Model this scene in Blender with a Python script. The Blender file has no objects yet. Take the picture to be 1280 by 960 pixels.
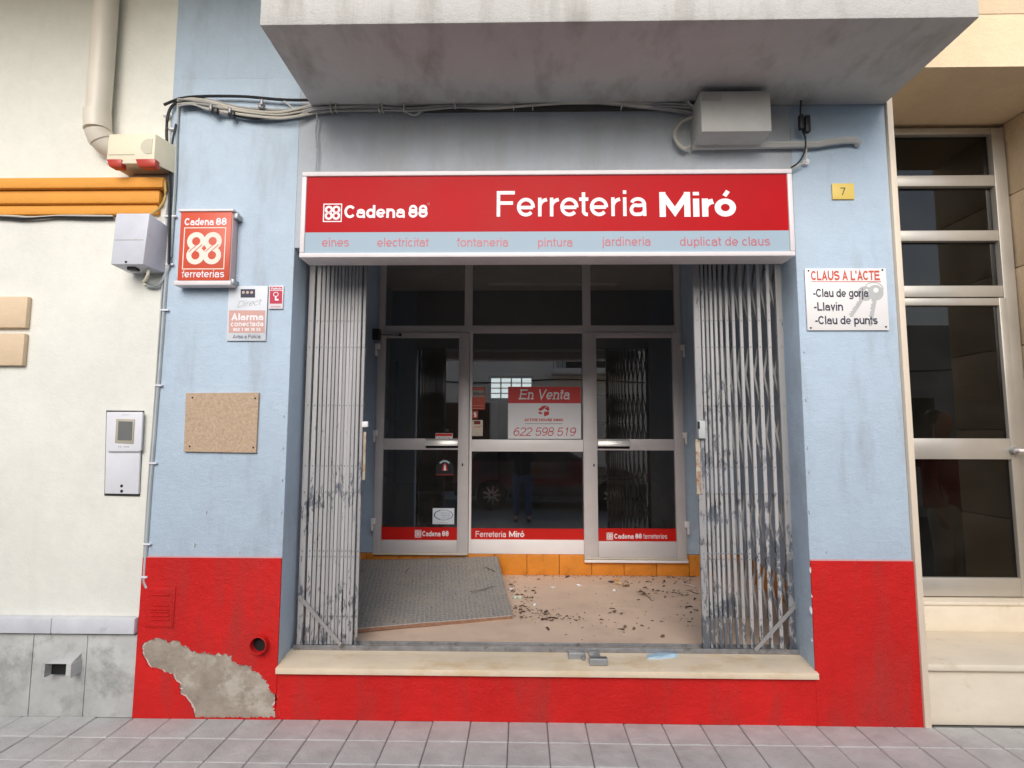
import bpy, bmesh, math, random
from mathutils import Vector, Matrix
from mathutils.geometry import tessellate_polygon
random.seed(7)
S = bpy.context.scene
C = S.collection
R = math.radians
PI = math.pi

# ------------------------------------------------------------------ camera
FPX, CAMZ = 700.0, 1.5
PITCH, YAW, ROLL = R(5.277), R(-1.076), R(0.143)
_f = Vector((math.sin(YAW)*math.cos(PITCH), math.cos(YAW)*math.cos(PITCH), math.sin(PITCH)))
_r = Vector((math.cos(YAW), -math.sin(YAW), 0))
_u = _r.cross(_f)
_c, _s = math.cos(ROLL), math.sin(ROLL)
_r, _u = _c*_r + _s*_u, -_s*_r + _c*_u
cam_data = bpy.data.cameras.new('camera')
cam = bpy.data.objects.new('camera', cam_data); C.objects.link(cam)
M3 = Matrix((_r, _u, -_f)).transposed()
cam.matrix_world = Matrix.Translation((0, 0, CAMZ)) @ M3.to_4x4()
cam_data.sensor_width = 36.0
cam_data.lens = 36.0*FPX/1280.0
cam_data.clip_end = 500; cam_data.clip_start = 0.05
S.camera = cam

# ------------------------------------------------------------------ sky, sun, exposure
SUN_EL, SUN_AZ = R(31), R(184)       # azimuth from north (+Y) clockwise: the sun stands behind the camera, veiled
world = bpy.data.worlds.new('World'); S.world = world; world.use_nodes = True
wn = world.node_tree; bg = wn.nodes['Background']
sky = wn.nodes.new('ShaderNodeTexSky'); sky.sky_type = 'NISHITA'; sky.sun_disc = False
sky.sun_elevation = SUN_EL; sky.sun_rotation = SUN_AZ; sky.air_density = 1.0; sky.dust_density = 2.0; sky.ozone_density = 0.6
wn.links.new(sky.outputs[0], bg.inputs[0]); bg.inputs[1].default_value = 0.15
sd = bpy.data.lights.new('sun', 'SUN'); sun = bpy.data.objects.new('sun', sd); C.objects.link(sun)
sd.energy = 2.15; sd.angle = R(42); sd.color = (1.0, 0.985, 0.96)
d = -Vector((math.sin(SUN_AZ)*math.cos(SUN_EL), math.cos(SUN_AZ)*math.cos(SUN_EL), math.sin(SUN_EL)))
sun.rotation_euler = d.to_track_quat('-Z', 'Y').to_euler(); sun.location = (0, -3, 12)
S.view_settings.view_transform = 'Standard'; S.view_settings.look = 'None'
S.view_settings.exposure = 0.10; S.view_settings.gamma = 1.0
S.render.engine = 'CYCLES'
S.cycles.max_bounces = 8; S.cycles.transparent_max_bounces = 16

# ------------------------------------------------------------------ measuring helpers
def ray(px, py):
    v = _f*FPX + _r*(px-640) - _u*(py-480)
    return v
def P(px, py, Y):
    v = ray(px, py); t = Y/v.y
    return Vector((v.x*t, Y, CAMZ + v.z*t))
def G(px, py, z):
    v = ray(px, py); t = (z-CAMZ)/v.z
    return Vector((v.x*t, v.y*t, z))
def RECT(x0, y0, x1, y1, Y):
    a, b, c, e = P(x0, y0, Y), P(x1, y0, Y), P(x0, y1, Y), P(x1, y1, Y)
    return (a.x+c.x)/2, (b.x+e.x)/2, (c.z+e.z)/2, (a.z+b.z)/2      # X0 X1 Z0 Z1

# ------------------------------------------------------------------ materials
MATS = {}
def nd(t, ty, **k):
    n = t.nodes.new(ty)
    for a, v in k.items(): setattr(n, a, v)
    return n
def mat(name, col, rough=.6, metal=0., var=.12, scale=3., bump=.0, bscale=60., col2=None, m2=(.5, .6), s2=2.5, stretch=(1, 1, 1), world_space=True, spec=.4, ncoord=None, coat=0.):
    if name in MATS: return MATS[name]
    m = bpy.data.materials.new(name); m.use_nodes = True; t = m.node_tree; L = t.links.new
    b = t.nodes['Principled BSDF']
    b.inputs['Roughness'].default_value = rough; b.inputs['Metallic'].default_value = metal
    b.inputs['Specular IOR Level'].default_value = spec; b.inputs['Coat Weight'].default_value = coat
    if world_space: geo = nd(t, 'ShaderNodeNewGeometry'); src = geo.outputs['Position']
    else: tc = nd(t, 'ShaderNodeTexCoord'); src = tc.outputs['Object']
    mp = nd(t, 'ShaderNodeMapping'); mp.inputs['Scale'].default_value = stretch; L(src, mp.inputs[0])
    if not world_space:
        oi = nd(t, 'ShaderNodeObjectInfo'); L(oi.outputs['Random'], mp.inputs['Location'])
        mul = nd(t, 'ShaderNodeVectorMath', operation='SCALE'); mul.inputs['Scale'].default_value = 30
        L(oi.outputs['Random'], mul.inputs[0]); L(mul.outputs[0], mp.inputs['Location'])
    n1 = nd(t, 'ShaderNodeTexNoise'); n1.inputs['Scale'].default_value = scale; n1.inputs['Detail'].default_value = 6; n1.inputs['Roughness'].default_value = .62
    L(mp.outputs[0], n1.inputs['Vector'])
    ramp = nd(t, 'ShaderNodeMapRange'); ramp.inputs[1].default_value = .3; ramp.inputs[2].default_value = .7
    ramp.inputs[3].default_value = 1-var; ramp.inputs[4].default_value = 1+var; L(n1.outputs[0], ramp.inputs[0])
    cm = nd(t, 'ShaderNodeMix', data_type='RGBA', blend_type='MULTIPLY'); cm.inputs[0].default_value = 1
    cm.inputs[6].default_value = (*col, 1); L(ramp.outputs[0], cm.inputs[7]); out = cm.outputs[2]
    if col2:
        n2 = nd(t, 'ShaderNodeTexNoise'); n2.inputs['Scale'].default_value = s2; n2.inputs['Detail'].default_value = 9; n2.inputs['Roughness'].default_value = .7
        L(mp.outputs[0], n2.inputs['Vector'])
        r2 = nd(t, 'ShaderNodeMapRange'); r2.inputs[1].default_value = m2[0]; r2.inputs[2].default_value = m2[1]; L(n2.outputs[0], r2.inputs[0])
        c2 = nd(t, 'ShaderNodeMix', data_type='RGBA'); L(r2.outputs[0], c2.inputs[0]); L(out, c2.inputs[6]); c2.inputs[7].default_value = (*col2, 1); out = c2.outputs[2]
    L(out, b.inputs['Base Color'])
    if rough > .15:
        rr = nd(t, 'ShaderNodeMapRange'); rr.inputs[3].default_value = max(0, rough-.1); rr.inputs[4].default_value = min(1, rough+.1); L(n1.outputs[0], rr.inputs[0]); L(rr.outputs[0], b.inputs['Roughness'])
    if bump:
        n3 = nd(t, 'ShaderNodeTexNoise'); n3.inputs['Scale'].default_value = bscale; n3.inputs['Detail'].default_value = 5; L(mp.outputs[0], n3.inputs['Vector'])
        n4 = nd(t, 'ShaderNodeTexNoise'); n4.inputs['Scale'].default_value = bscale*.12; n4.inputs['Detail'].default_value = 3; L(mp.outputs[0], n4.inputs['Vector'])
        ad = nd(t, 'ShaderNodeMath', operation='MULTIPLY_ADD'); ad.inputs[1].default_value = 3.0; L(n4.outputs[0], ad.inputs[0]); L(n3.outputs[0], ad.inputs[2])
        bp = nd(t, 'ShaderNodeBump'); bp.inputs['Strength'].default_value = bump; bp.inputs['Distance'].default_value = .012
        L(ad.outputs[0], bp.inputs['Height']); L(bp.outputs[0], b.inputs['Normal'])
    MATS[name] = m; return m

def stucco(name, col, dirt, rough=.75, bump=.5, rollerscale=26, dirtrange=(.56, .78), streak=.5, cloud=(.93, 1.06)):
    """painted plaster: soft cloudy tone, vertical rain streaks, fine dents and roller texture"""
    m = bpy.data.materials.new(name); m.use_nodes = True; t = m.node_tree; L = t.links.new; b = t.nodes['Principled BSDF']
    geo = nd(t, 'ShaderNodeNewGeometry')
    def noise(scale, det=6, ro=.6, st=(1, 1, 1), off=(0, 0, 0)):
        mp = nd(t, 'ShaderNodeMapping'); mp.inputs['Scale'].default_value = st; mp.inputs['Location'].default_value = off
        L(geo.outputs['Position'], mp.inputs[0]); n = nd(t, 'ShaderNodeTexNoise'); n.inputs['Scale'].default_value = scale
        n.inputs['Detail'].default_value = det; n.inputs['Roughness'].default_value = ro; L(mp.outputs[0], n.inputs['Vector']); return n.outputs[0]
    def mr(s, a, bb, c, dd):
        r = nd(t, 'ShaderNodeMapRange'); L(s, r.inputs[0])
        for i, v in enumerate((a, bb, c, dd)): r.inputs[i+1].default_value = v
        return r.outputs[0]
    def mixc(f, a, c, kind='MIX'):
        x = nd(t, 'ShaderNodeMix', data_type='RGBA', blend_type=kind)
        if hasattr(f, 'links'): L(f, x.inputs[0])
        else: x.inputs[0].default_value = f
        for i, v in ((6, a), (7, c)):
            if hasattr(v, 'links'): L(v, x.inputs[i])
            else: x.inputs[i].default_value = (*v, 1)
        return x.outputs[2]
    c0 = mixc(1, col, mr(noise(1.3), .3, .7, *cloud), 'MULTIPLY')
    c0 = mixc(1, c0, mr(noise(14, 8, .7), .3, .7, .965, 1.03), 'MULTIPLY')
    c1 = mixc(mr(noise(2.6, 8, .65, (2.2, 1, .45), (3, 1, 7)), dirtrange[0], dirtrange[1], 0, streak), c0, dirt)
    c2 = mixc(mr(noise(9, 10, .75, (1, 1, 1), (9, 4, 2)), .66, .72, 0, .35), c1, dirt)
    L(c2, b.inputs['Base Color']); b.inputs['Roughness'].default_value = rough; b.inputs['Specular IOR Level'].default_value = .2
    h = nd(t, 'ShaderNodeMath', operation='MULTIPLY_ADD'); L(noise(rollerscale, 3, .5, (1, 1, 1.5)), h.inputs[0]); h.inputs[1].default_value = 1.0; L(noise(110, 3), h.inputs[2])
    h2 = nd(t, 'ShaderNodeMath', operation='MULTIPLY_ADD'); L(noise(5, 4, .5), h2.inputs[0]); h2.inputs[1].default_value = 2.6; L(h.outputs[0], h2.inputs[2])
    bp = nd(t, 'ShaderNodeBump'); bp.inputs['Strength'].default_value = bump; bp.inputs['Distance'].default_value = .012; L(h2.outputs[0], bp.inputs['Height']); L(bp.outputs[0], b.inputs['Normal'])
    MATS[name] = m; return m

BLUE = stucco('blue_paint', (.475, .575, .68), (.34, .38, .42), bump=.30, streak=.75, dirtrange=(.52, .76))
CREAM = stucco('cream_render', (.79, .78, .71), (.66, .64, .57), bump=.18, streak=.35, dirtrange=(.6, .85))
RED = stucco('red_paint', (.66, .018, .016), (.40, .04, .035), rough=.55, bump=.42, streak=.75, dirtrange=(.5, .72), cloud=(.80, 1.10))
SANDR = stucco('sand_render', (.74, .58, .40), (.56, .43, .29), bump=.35)
ORANGE = mat('orange_moulding', (.78, .33, .045), .65, bump=.2, var=.08)
QUOIN = mat('beige_quoin', (.72, .55, .37), .7, bump=.2, var=.06)
MARBLEG = mat('grey_marble', (.66, .67, .70), .4, var=.12, scale=4, bump=.08, col2=(.30, .31, .35), m2=(.58, .72), s2=3)
STONEG = mat('grey_stone', (.52, .52, .50), .6, var=.16, scale=5, bump=.15, col2=(.33, .33, .31), m2=(.5, .68), s2=7)
CONC = mat('bare_concrete', (.36, .31, .25), .85, var=.2, scale=9, bump=.6, bscale=40, col2=(.50, .45, .38), m2=(.5, .62), s2=6)
SILL = mat('cream_sill', (.82, .68, .50), .45, var=.12, scale=5, bump=.08, col2=(.68, .48, .26), m2=(.52, .70), s2=4, stretch=(.5, 1, 1))
STEPM = mat('step_marble', (.82, .73, .59), .42, var=.08, scale=4, bump=.06, col2=(.50, .36, .2), m2=(.58, .78), s2=5, stretch=(.7, 1, 1))
ALU = mat('anodised_aluminium', (.62, .58, .58), .45, metal=.12, var=.05, scale=2, stretch=(1, 1, 3))
ALUW = mat('pale_aluminium', (.88, .84, .83), .4, metal=.05, var=.04)
ALUD = mat('warm_aluminium', (.52, .49, .44), .36, metal=.45, var=.06)
STEEL = mat('worn_steel', (.30, .30, .31), .45, metal=.5, var=.25, scale=14, bump=.1, col2=(.16, .14, .12), m2=(.55, .68), s2=18)
GALV = mat('grey_lock_steel', (.38, .39, .40), .4, metal=.5, var=.12, scale=20)
PAINTW = mat('white_enamel', (.80, .78, .78), .35, var=.04)
WHITEP = mat('white_plastic', (.76, .76, .80), .4, var=.05, scale=6, col2=(.58, .54, .46), m2=(.66, .8), s2=9)
GREYP = mat('light_grey_plastic', (.60, .61, .67), .45, var=.06, scale=9, col2=(.45, .44, .46), m2=(.6, .75), s2=8)
BOXG = mat('grey_box_metal', (.50, .49, .47), .5, var=.07, scale=5)
CREAMP = mat('cream_plastic', (.80, .73, .55), .42, var=.05)
PVC = mat('pvc_pipe', (.72, .66, .56), .4, var=.05)
LENS = mat('red_lens', (.50, .05, .03), .25, var=.08)
CABG = mat('grey_cable', (.42, .41, .40), .55, var=.12, scale=8)
CABB = mat('black_cable', (.025, .025, .028), .5, var=.1)
CABP = mat('pale_cable', (.62, .58, .50), .5, var=.1)
CONDUIT = mat('painted_conduit', (.42, .46, .47), .5, var=.12, scale=6)
DARK = mat('dark_inside', (.012, .012, .012), .7, var=.1)
BLACKP = mat('black_plastic', (.02, .02, .022), .4, var=.1)
SIGNRED = mat('sign_red_acrylic', (.46, .003, .007), .4, var=.05, spec=.10)
SIGNGREY = mat('sign_blue_grey_acrylic', (.36, .46, .54), .38, var=.02, spec=.12)
ORRED = mat('faded_orange_red', (.62, .085, .04), .4, var=.04)
PRINTW = mat('white_print', (.86, .80, .82), .4, var=.01)
PRINTK = mat('dark_print', (.04, .04, .07), .5, var=.02)
PRINTR = mat('red_print', (.62, .03, .03), .4, var=.02)
PRINTP = mat('dull_red_print', (.52, .13, .16), .4, var=.02)
PRINTG = mat('grey_print', (.42, .42, .44), .5, var=.03)
SALMON = mat('faded_salmon', (.62, .36, .31), .5, var=.04)
PAPER = mat('white_paper', (.78, .77, .78), .6, var=.04)
YELLOW = mat('yellow_plate', (.82, .60, .14), .45, var=.05)
ORTILE = mat('orange_glazed_tile', (.70, .25, .03), .3, var=.14, scale=7, bump=.05, col2=(.60, .19, .02), m2=(.5, .7), s2=6, world_space=True)
RFLOOR = mat('dusty_floor', (.74, .56, .43), .6, var=.09, scale=2.2, bump=.1, bscale=60, col2=(.60, .44, .33), m2=(.5, .72), s2=3)
FOAM = mat('brown_edge', (.30, .16, .10), .8, var=.25, scale=40, bump=.3)
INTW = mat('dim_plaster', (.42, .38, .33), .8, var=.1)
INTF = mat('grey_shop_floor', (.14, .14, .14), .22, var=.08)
CHIP = mat('pale_chip', (.62, .63, .66), .8, var=.05)

def glassmat(name, tint, base):
    m = bpy.data.materials.new(name); m.use_nodes = True; t = m.node_tree; L = t.links.new
    t.nodes.remove(t.nodes['Principled BSDF']); out = t.nodes['Material Output']
    tr = nd(t, 'ShaderNodeBsdfTransparent'); tr.inputs[0].default_value = (*tint, 1)
    gl = nd(t, 'ShaderNodeBsdfGlossy'); gl.inputs['Roughness'].default_value = .012; gl.inputs[0].default_value = (1, 1, 1, 1)
    lw = nd(t, 'ShaderNodeLayerWeight'); lw.inputs[0].default_value = .5
    pw = nd(t, 'ShaderNodeMath', operation='POWER'); pw.inputs[1].default_value = 4; L(lw.outputs['Facing'], pw.inputs[0])
    ma = nd(t, 'ShaderNodeMath', operation='MULTIPLY_ADD'); ma.inputs[1].default_value = 1-base; ma.inputs[2].default_value = base; L(pw.outputs[0], ma.inputs[0])
    mx = nd(t, 'ShaderNodeMixShader'); L(ma.outputs[0], mx.inputs[0]); L(tr.outputs[0], mx.inputs[1]); L(gl.outputs[0], mx.inputs[2])
    g_ = nd(t, 'ShaderNodeNewGeometry'); nz = nd(t, 'ShaderNodeTexNoise'); nz.inputs['Scale'].default_value = 3.5; nz.inputs['Detail'].default_value = 10; L(g_.outputs['Position'], nz.inputs['Vector'])
    dr = nd(t, 'ShaderNodeMapRange'); dr.inputs[1].default_value = .4; dr.inputs[2].default_value = .8; dr.inputs[3].default_value = .004; dr.inputs[4].default_value = .022; L(nz.outputs[0], dr.inputs[0])
    df = nd(t, 'ShaderNodeBsdfDiffuse'); df.inputs[0].default_value = (.5, .47, .42, 1); mx2 = nd(t, 'ShaderNodeMixShader'); L(dr.outputs[0], mx2.inputs[0]); L(mx.outputs[0], mx2.inputs[1]); L(df.outputs[0], mx2.inputs[2]); L(mx2.outputs[0], out.inputs[0])
    MATS[name] = m; return m
GLASS = glassmat('shop_glass', (.66, .67, .65), .18)
GLASSD = glassmat('smoked_glass', (.22, .22, .17), .045)

def emis(name, col, st):
    m = bpy.data.materials.new(name); m.use_nodes = True; b = m.node_tree.nodes['Principled BSDF']
    b.inputs['Base Color'].default_value = (*col, 1); b.inputs['Emission Color'].default_value = (*col, 1); b.inputs['Emission Strength'].default_value = st
    return m
DAYPANE = emis('daylit_pane', (.85, .93, 1), 2.0)

# gate paint: grey enamel, worn away to blue-black steel, most of all in the lower half
def gate_mat(name='flaking_gate_paint', base=(.41, .40, .40, 1)):
    m = bpy.data.materials.new(name); m.use_nodes = True; t = m.node_tree; L = t.links.new; b = t.nodes['Principled BSDF']
    g = nd(t, 'ShaderNodeNewGeometry'); mp = nd(t, 'ShaderNodeMapping'); mp.inputs['Scale'].default_value = (14, 1, 4.5); L(g.outputs['Position'], mp.inputs[0])
    n = nd(t, 'ShaderNodeTexNoise'); n.inputs['Scale'].default_value = 3.2; n.inputs['Detail'].default_value = 10; n.inputs['Roughness'].default_value = .72; L(mp.outputs[0], n.inputs['Vector'])
    mp2 = nd(t, 'ShaderNodeMapping'); mp2.inputs['Scale'].default_value = (1.6, 1, 1); L(g.outputs['Position'], mp2.inputs[0])
    n2 = nd(t, 'ShaderNodeTexNoise'); n2.inputs['Scale'].default_value = 2.1; n2.inputs['Detail'].default_value = 3; L(mp2.outputs[0], n2.inputs['Vector'])
    sp = nd(t, 'ShaderNodeSeparateXYZ'); L(g.outputs['Position'], sp.inputs[0])
    zr = nd(t, 'ShaderNodeMapRange'); L(sp.outputs['Z'], zr.inputs[0]); zr.inputs[1].default_value = .3; zr.inputs[2].default_value = 2.1; zr.inputs[3].default_value = .115; zr.inputs[4].default_value = -.10
    xr = nd(t, 'ShaderNodeMapRange'); L(sp.outputs['X'], xr.inputs[0]); xr.inputs[1].default_value = -1.; xr.inputs[2].default_value = 1.; xr.inputs[3].default_value = -.02; xr.inputs[4].default_value = .035
    a = nd(t, 'ShaderNodeMath', operation='ADD'); L(n.outputs[0], a.inputs[0]); L(zr.outputs[0], a.inputs[1])
    a1 = nd(t, 'ShaderNodeMath', operation='ADD'); L(a.outputs[0], a1.inputs[0]); L(xr.outputs[0], a1.inputs[1])
    a2 = nd(t, 'ShaderNodeMath', operation='MULTIPLY_ADD'); L(n2.outputs[0], a2.inputs[0]); a2.inputs[1].default_value = .55; L(a1.outputs[0], a2.inputs[2])
    r = nd(t, 'ShaderNodeMapRange'); L(a2.outputs[0], r.inputs[0]); r.inputs[1].default_value = .865; r.inputs[2].default_value = .915
    oi = nd(t, 'ShaderNodeObjectInfo'); rv = nd(t, 'ShaderNodeMapRange'); L(oi.outputs['Random'], rv.inputs[0]); rv.inputs[3].default_value = .82; rv.inputs[4].default_value = 1.12
    cb = nd(t, 'ShaderNodeMix', data_type='RGBA', blend_type='MULTIPLY'); cb.inputs[0].default_value = 1; cb.inputs[6].default_value = base; L(rv.outputs[0], cb.inputs[7])
    cd = nd(t, 'ShaderNodeMix', data_type='RGBA'); L(n2.outputs[0], cd.inputs[0]); cd.inputs[6].default_value = (.05, .055, .065, 1); cd.inputs[7].default_value = (.17, .185, .215, 1)
    c = nd(t, 'ShaderNodeMix', data_type='RGBA'); L(r.outputs[0], c.inputs[0]); L(cb.outputs[2], c.inputs[6]); L(cd.outputs[2], c.inputs[7]); L(c.outputs[2], b.inputs['Base Color'])
    b.inputs['Roughness'].default_value = .5
    bp = nd(t, 'ShaderNodeBump'); bp.invert = True; bp.inputs['Strength'].default_value = .5; bp.inputs['Distance'].default_value = .002; L(r.outputs[0], bp.inputs['Height']); L(bp.outputs[0], b.inputs['Normal'])
    return m
GATE = gate_mat(); GATE2 = gate_mat('grimy_shaded_lattice_paint', (.23, .225, .22, 1))  # lattice: darker copy, grime and the rear bars' shade put into the colour

def chip_mat():
    m = bpy.data.materials.new('chipboard'); m.use_nodes = True; t = m.node_tree; L = t.links.new; b = t.nodes['Principled BSDF']
    g = nd(t, 'ShaderNodeNewGeometry')
    v = nd(t, 'ShaderNodeTexVoronoi'); v.inputs['Scale'].default_value = 150; L(g.outputs['Position'], v.inputs['Vector'])
    n = nd(t, 'ShaderNodeTexNoise'); n.inputs['Scale'].default_value = 60; n.inputs['Detail'].default_value = 6; L(g.outputs['Position'], n.inputs['Vector'])
    a = nd(t, 'ShaderNodeMix', data_type='RGBA'); L(v.outputs['Color'], a.inputs[0]); a.inputs[6].default_value = (.56, .39, .26, 1); a.inputs[7].default_value = (.74, .55, .38, 1)
    c = nd(t, 'ShaderNodeMix', data_type='RGBA', blend_type='MULTIPLY'); c.inputs[0].default_value = .5; L(a.outputs[2], c.inputs[6]); L(n.outputs[0], c.inputs[7]); L(c.outputs[2], b.inputs['Base Color'])
    b.inputs['Roughness'].default_value = .8; return m
CHIPB = chip_mat()
def matgrid():
    m = bpy.data.materials.new('grey_grid_rubber'); m.use_nodes = True; t = m.node_tree; L = t.links.new; b = t.nodes['Principled BSDF']
    u = nd(t, 'ShaderNodeUVMap'); 
    br = nd(t, 'ShaderNodeTexBrick'); br.offset = 0; br.inputs['Scale'].default_value = 1; br.inputs['Mortar Size'].default_value = .007; br.inputs['Mortar Smooth'].default_value = .5
    br.inputs['Brick Width'].default_value = .030; br.inputs['Row Height'].default_value = .030; L(u.outputs[0], br.inputs['Vector'])
    n = nd(t, 'ShaderNodeTexNoise'); n.inputs['Scale'].default_value = 3.5; n.inputs['Detail'].default_value = 9; n.inputs['Roughness'].default_value = .7; L(u.outputs[0], n.inputs['Vector'])
    n2 = nd(t, 'ShaderNodeTexNoise'); n2.inputs['Scale'].default_value = 60; n2.inputs['Detail'].default_value = 4; L(u.outputs[0], n2.inputs['Vector'])
    br.inputs['Color1'].default_value = (.26, .25, .245, 1); br.inputs['Color2'].default_value = (.31, .30, .29, 1); br.inputs['Mortar'].default_value = (.40, .37, .34, 1)
    r = nd(t, 'ShaderNodeMapRange'); L(n.outputs[0], r.inputs[0]); r.inputs[1].default_value = .45; r.inputs[2].default_value = .7
    c = nd(t, 'ShaderNodeMix', data_type='RGBA'); L(r.outputs[0], c.inputs[0]); L(br.outputs['Color'], c.inputs[6]); c.inputs[7].default_value = (.44, .38, .32, 1)
    r2 = nd(t, 'ShaderNodeMapRange'); L(n2.outputs[0], r2.inputs[0]); r2.inputs[1].default_value = .3; r2.inputs[2].default_value = .7; r2.inputs[3].default_value = .7; r2.inputs[4].default_value = 1.3
    c2 = nd(t, 'ShaderNodeMix', data_type='RGBA', blend_type='MULTIPLY'); c2.inputs[0].default_value = 1; L(c.outputs[2], c2.inputs[6]); L(r2.outputs[0], c2.inputs[7]); L(c2.outputs[2], b.inputs['Base Color'])
    b.inputs['Roughness'].default_value = .8
    bp = nd(t, 'ShaderNodeBump'); bp.inputs['Strength'].default_value = .9; bp.inputs['Distance'].default_value = .006; L(br.outputs['Fac'], bp.inputs['Height']); L(bp.outputs[0], b.inputs['Normal'])
    return m
MATG = matgrid()

# ------------------------------------------------------------------ mesh helpers
class MB:
    def __init__(s): s.v, s.f = [], []
    def add(s, vs, fs):
        o = len(s.v); s.v += [tuple(x) for x in vs]; s.f += [tuple(i+o for i in f) for f in fs]; return s
    def box(s, x0, x1, y0, y1, z0, z1):
        return s.add([(x, y, z) for x in (x0, x1) for y in (y0, y1) for z in (z0, z1)],
                     [(0, 1, 3, 2), (4, 6, 7, 5), (0, 4, 5, 1), (2, 3, 7, 6), (0, 2, 6, 4), (1, 5, 7, 3)])
    def hexa(s, lo, hi):          # two matching quads
        return s.add(list(lo)+list(hi), [(3, 2, 1, 0), (4, 5, 6, 7), (0, 1, 5, 4), (1, 2, 6, 5), (2, 3, 7, 6), (3, 0, 4, 7)])
    def tube(s, pts, r, n=8, caps=True):
        pts = [Vector(p) for p in pts]; rings = []
        up = Vector((0, 0, 1))
        for i, p in enumerate(pts):
            t = (pts[min(i+1, len(pts)-1)]-pts[max(i-1, 0)]).normalized()
            a = t.cross(up)
            if a.length < .05: a = t.cross(Vector((0, 1, 0)))
            a.normalize(); b = t.cross(a)
            if rings and a.dot(prev) < 0: a, b = -a, -b
            prev = a
            rr = r[i] if isinstance(r, (list, tuple)) else r
            rings.append([p+a*rr*math.cos(2*PI*k/n)+b*rr*math.sin(2*PI*k/n) for k in range(n)])
        vs = [v for q in rings for v in q]; fs = []
        for i in range(len(pts)-1):
            for k in range(n): fs.append((i*n+k, i*n+(k+1) % n, (i+1)*n+(k+1) % n, (i+1)*n+k))
        if caps: fs += [tuple(range(n))[::-1], tuple((len(pts)-1)*n+k for k in range(n))]
        return s.add(vs, fs)
    def prism(s, poly, y0, y1, holes=()):     # polygon in (x, z), extruded in Y
        loops = [list(poly)]+[list(h) for h in holes]
        flat = [p for l in loops for p in l]
        tris = tessellate_polygon([[Vector((p[0], p[1], 0)) for p in l] for l in loops])
        n = len(flat); fs = []
        for t in tris: fs += [tuple(t), tuple(i+n for i in t)[::-1]]
        o = 0
        for l in loops:
            for i in range(len(l)): j = (i+1) % len(l); fs.append((o+i, o+j, o+j+n, o+i+n))
            o += len(l)
        return s.add([(p[0], y0, p[1]) for p in flat]+[(p[0], y1, p[1]) for p in flat], fs)
    def lathe(s, prof, cx, cy, cz, n=24, axis='y'):
        vs, fs = [], []
        for (r, h) in prof:
            for k in range(n):
                a = 2*PI*k/n
                vs.append((cx+r*math.cos(a), cy+h, cz+r*math.sin(a)) if axis == 'y' else (cx+r*math.cos(a), cy+r*math.sin(a), cz+h))
        for i in range(len(prof)-1):
            for k in range(n): fs.append((i*n+k, i*n+(k+1) % n, (i+1)*n+(k+1) % n, (i+1)*n+k))
        return s.add(vs, fs)
    def build(s, name, m, parent=None, bevel=0, smooth=False, seg=2, kind=None, label=None):
        me = bpy.data.meshes.new(name); me.from_pydata(s.v, [], s.f)
        bm = bmesh.new(); bm.from_mesh(me); bmesh.ops.recalc_face_normals(bm, faces=bm.faces)
        if bevel:
            es = [e for e in bm.edges if len(e.link_faces) == 2 and e.calc_face_angle(0) > .6]
            bmesh.ops.bevel(bm, geom=es, offset=bevel, segments=seg, profile=.5, affect='EDGES', clamp_overlap=True)
        if smooth or bevel:
            for f in bm.faces: f.smooth = True
            for e in bm.edges:
                if len(e.link_faces) == 2 and e.calc_face_angle(0) > (.6 if smooth else .45): e.smooth = False
        bm.to_mesh(me); bm.free()
        me.materials.append(m)
        o = bpy.data.objects.new(name, me); C.objects.link(o)
        if parent: o.parent = parent; o.matrix_parent_inverse = PIN(parent)
        if kind: o['kind'] = kind
        if label: o['label'] = label
        return o
def PIN(p):                     # things stand at an Empty that is only moved; parts keep world coordinates
    return Matrix.Translation(-Vector(p.location)) if p.parent is None else Matrix.Identity(4)
def thing(name, label, cat, loc=(0, 0, 0), group=None):
    o = bpy.data.objects.new(name, None); C.objects.link(o); o.location = loc; o.empty_display_size = .1
    return tag(o, label, cat, group)
def tag(o, label, cat, group=None):
    o['label'] = label; o['category'] = cat
    if group: o['group'] = group
    return o
def box(name, m, parent, x0, x1, y0, y1, z0, z1, bevel=0, **k): return MB().box(x0, x1, y0, y1, z0, z1).build(name, m, parent, bevel, **k)
def pbox(name, m, parent, px, Y, y0, y1, bevel=0, **k):       # px = pixel rectangle measured at depth Y
    x0, x1, z0, z1 = RECT(*px, Y); return box(name, m, parent, x0, x1, y0, y1, z0, z1, bevel, **k)

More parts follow.
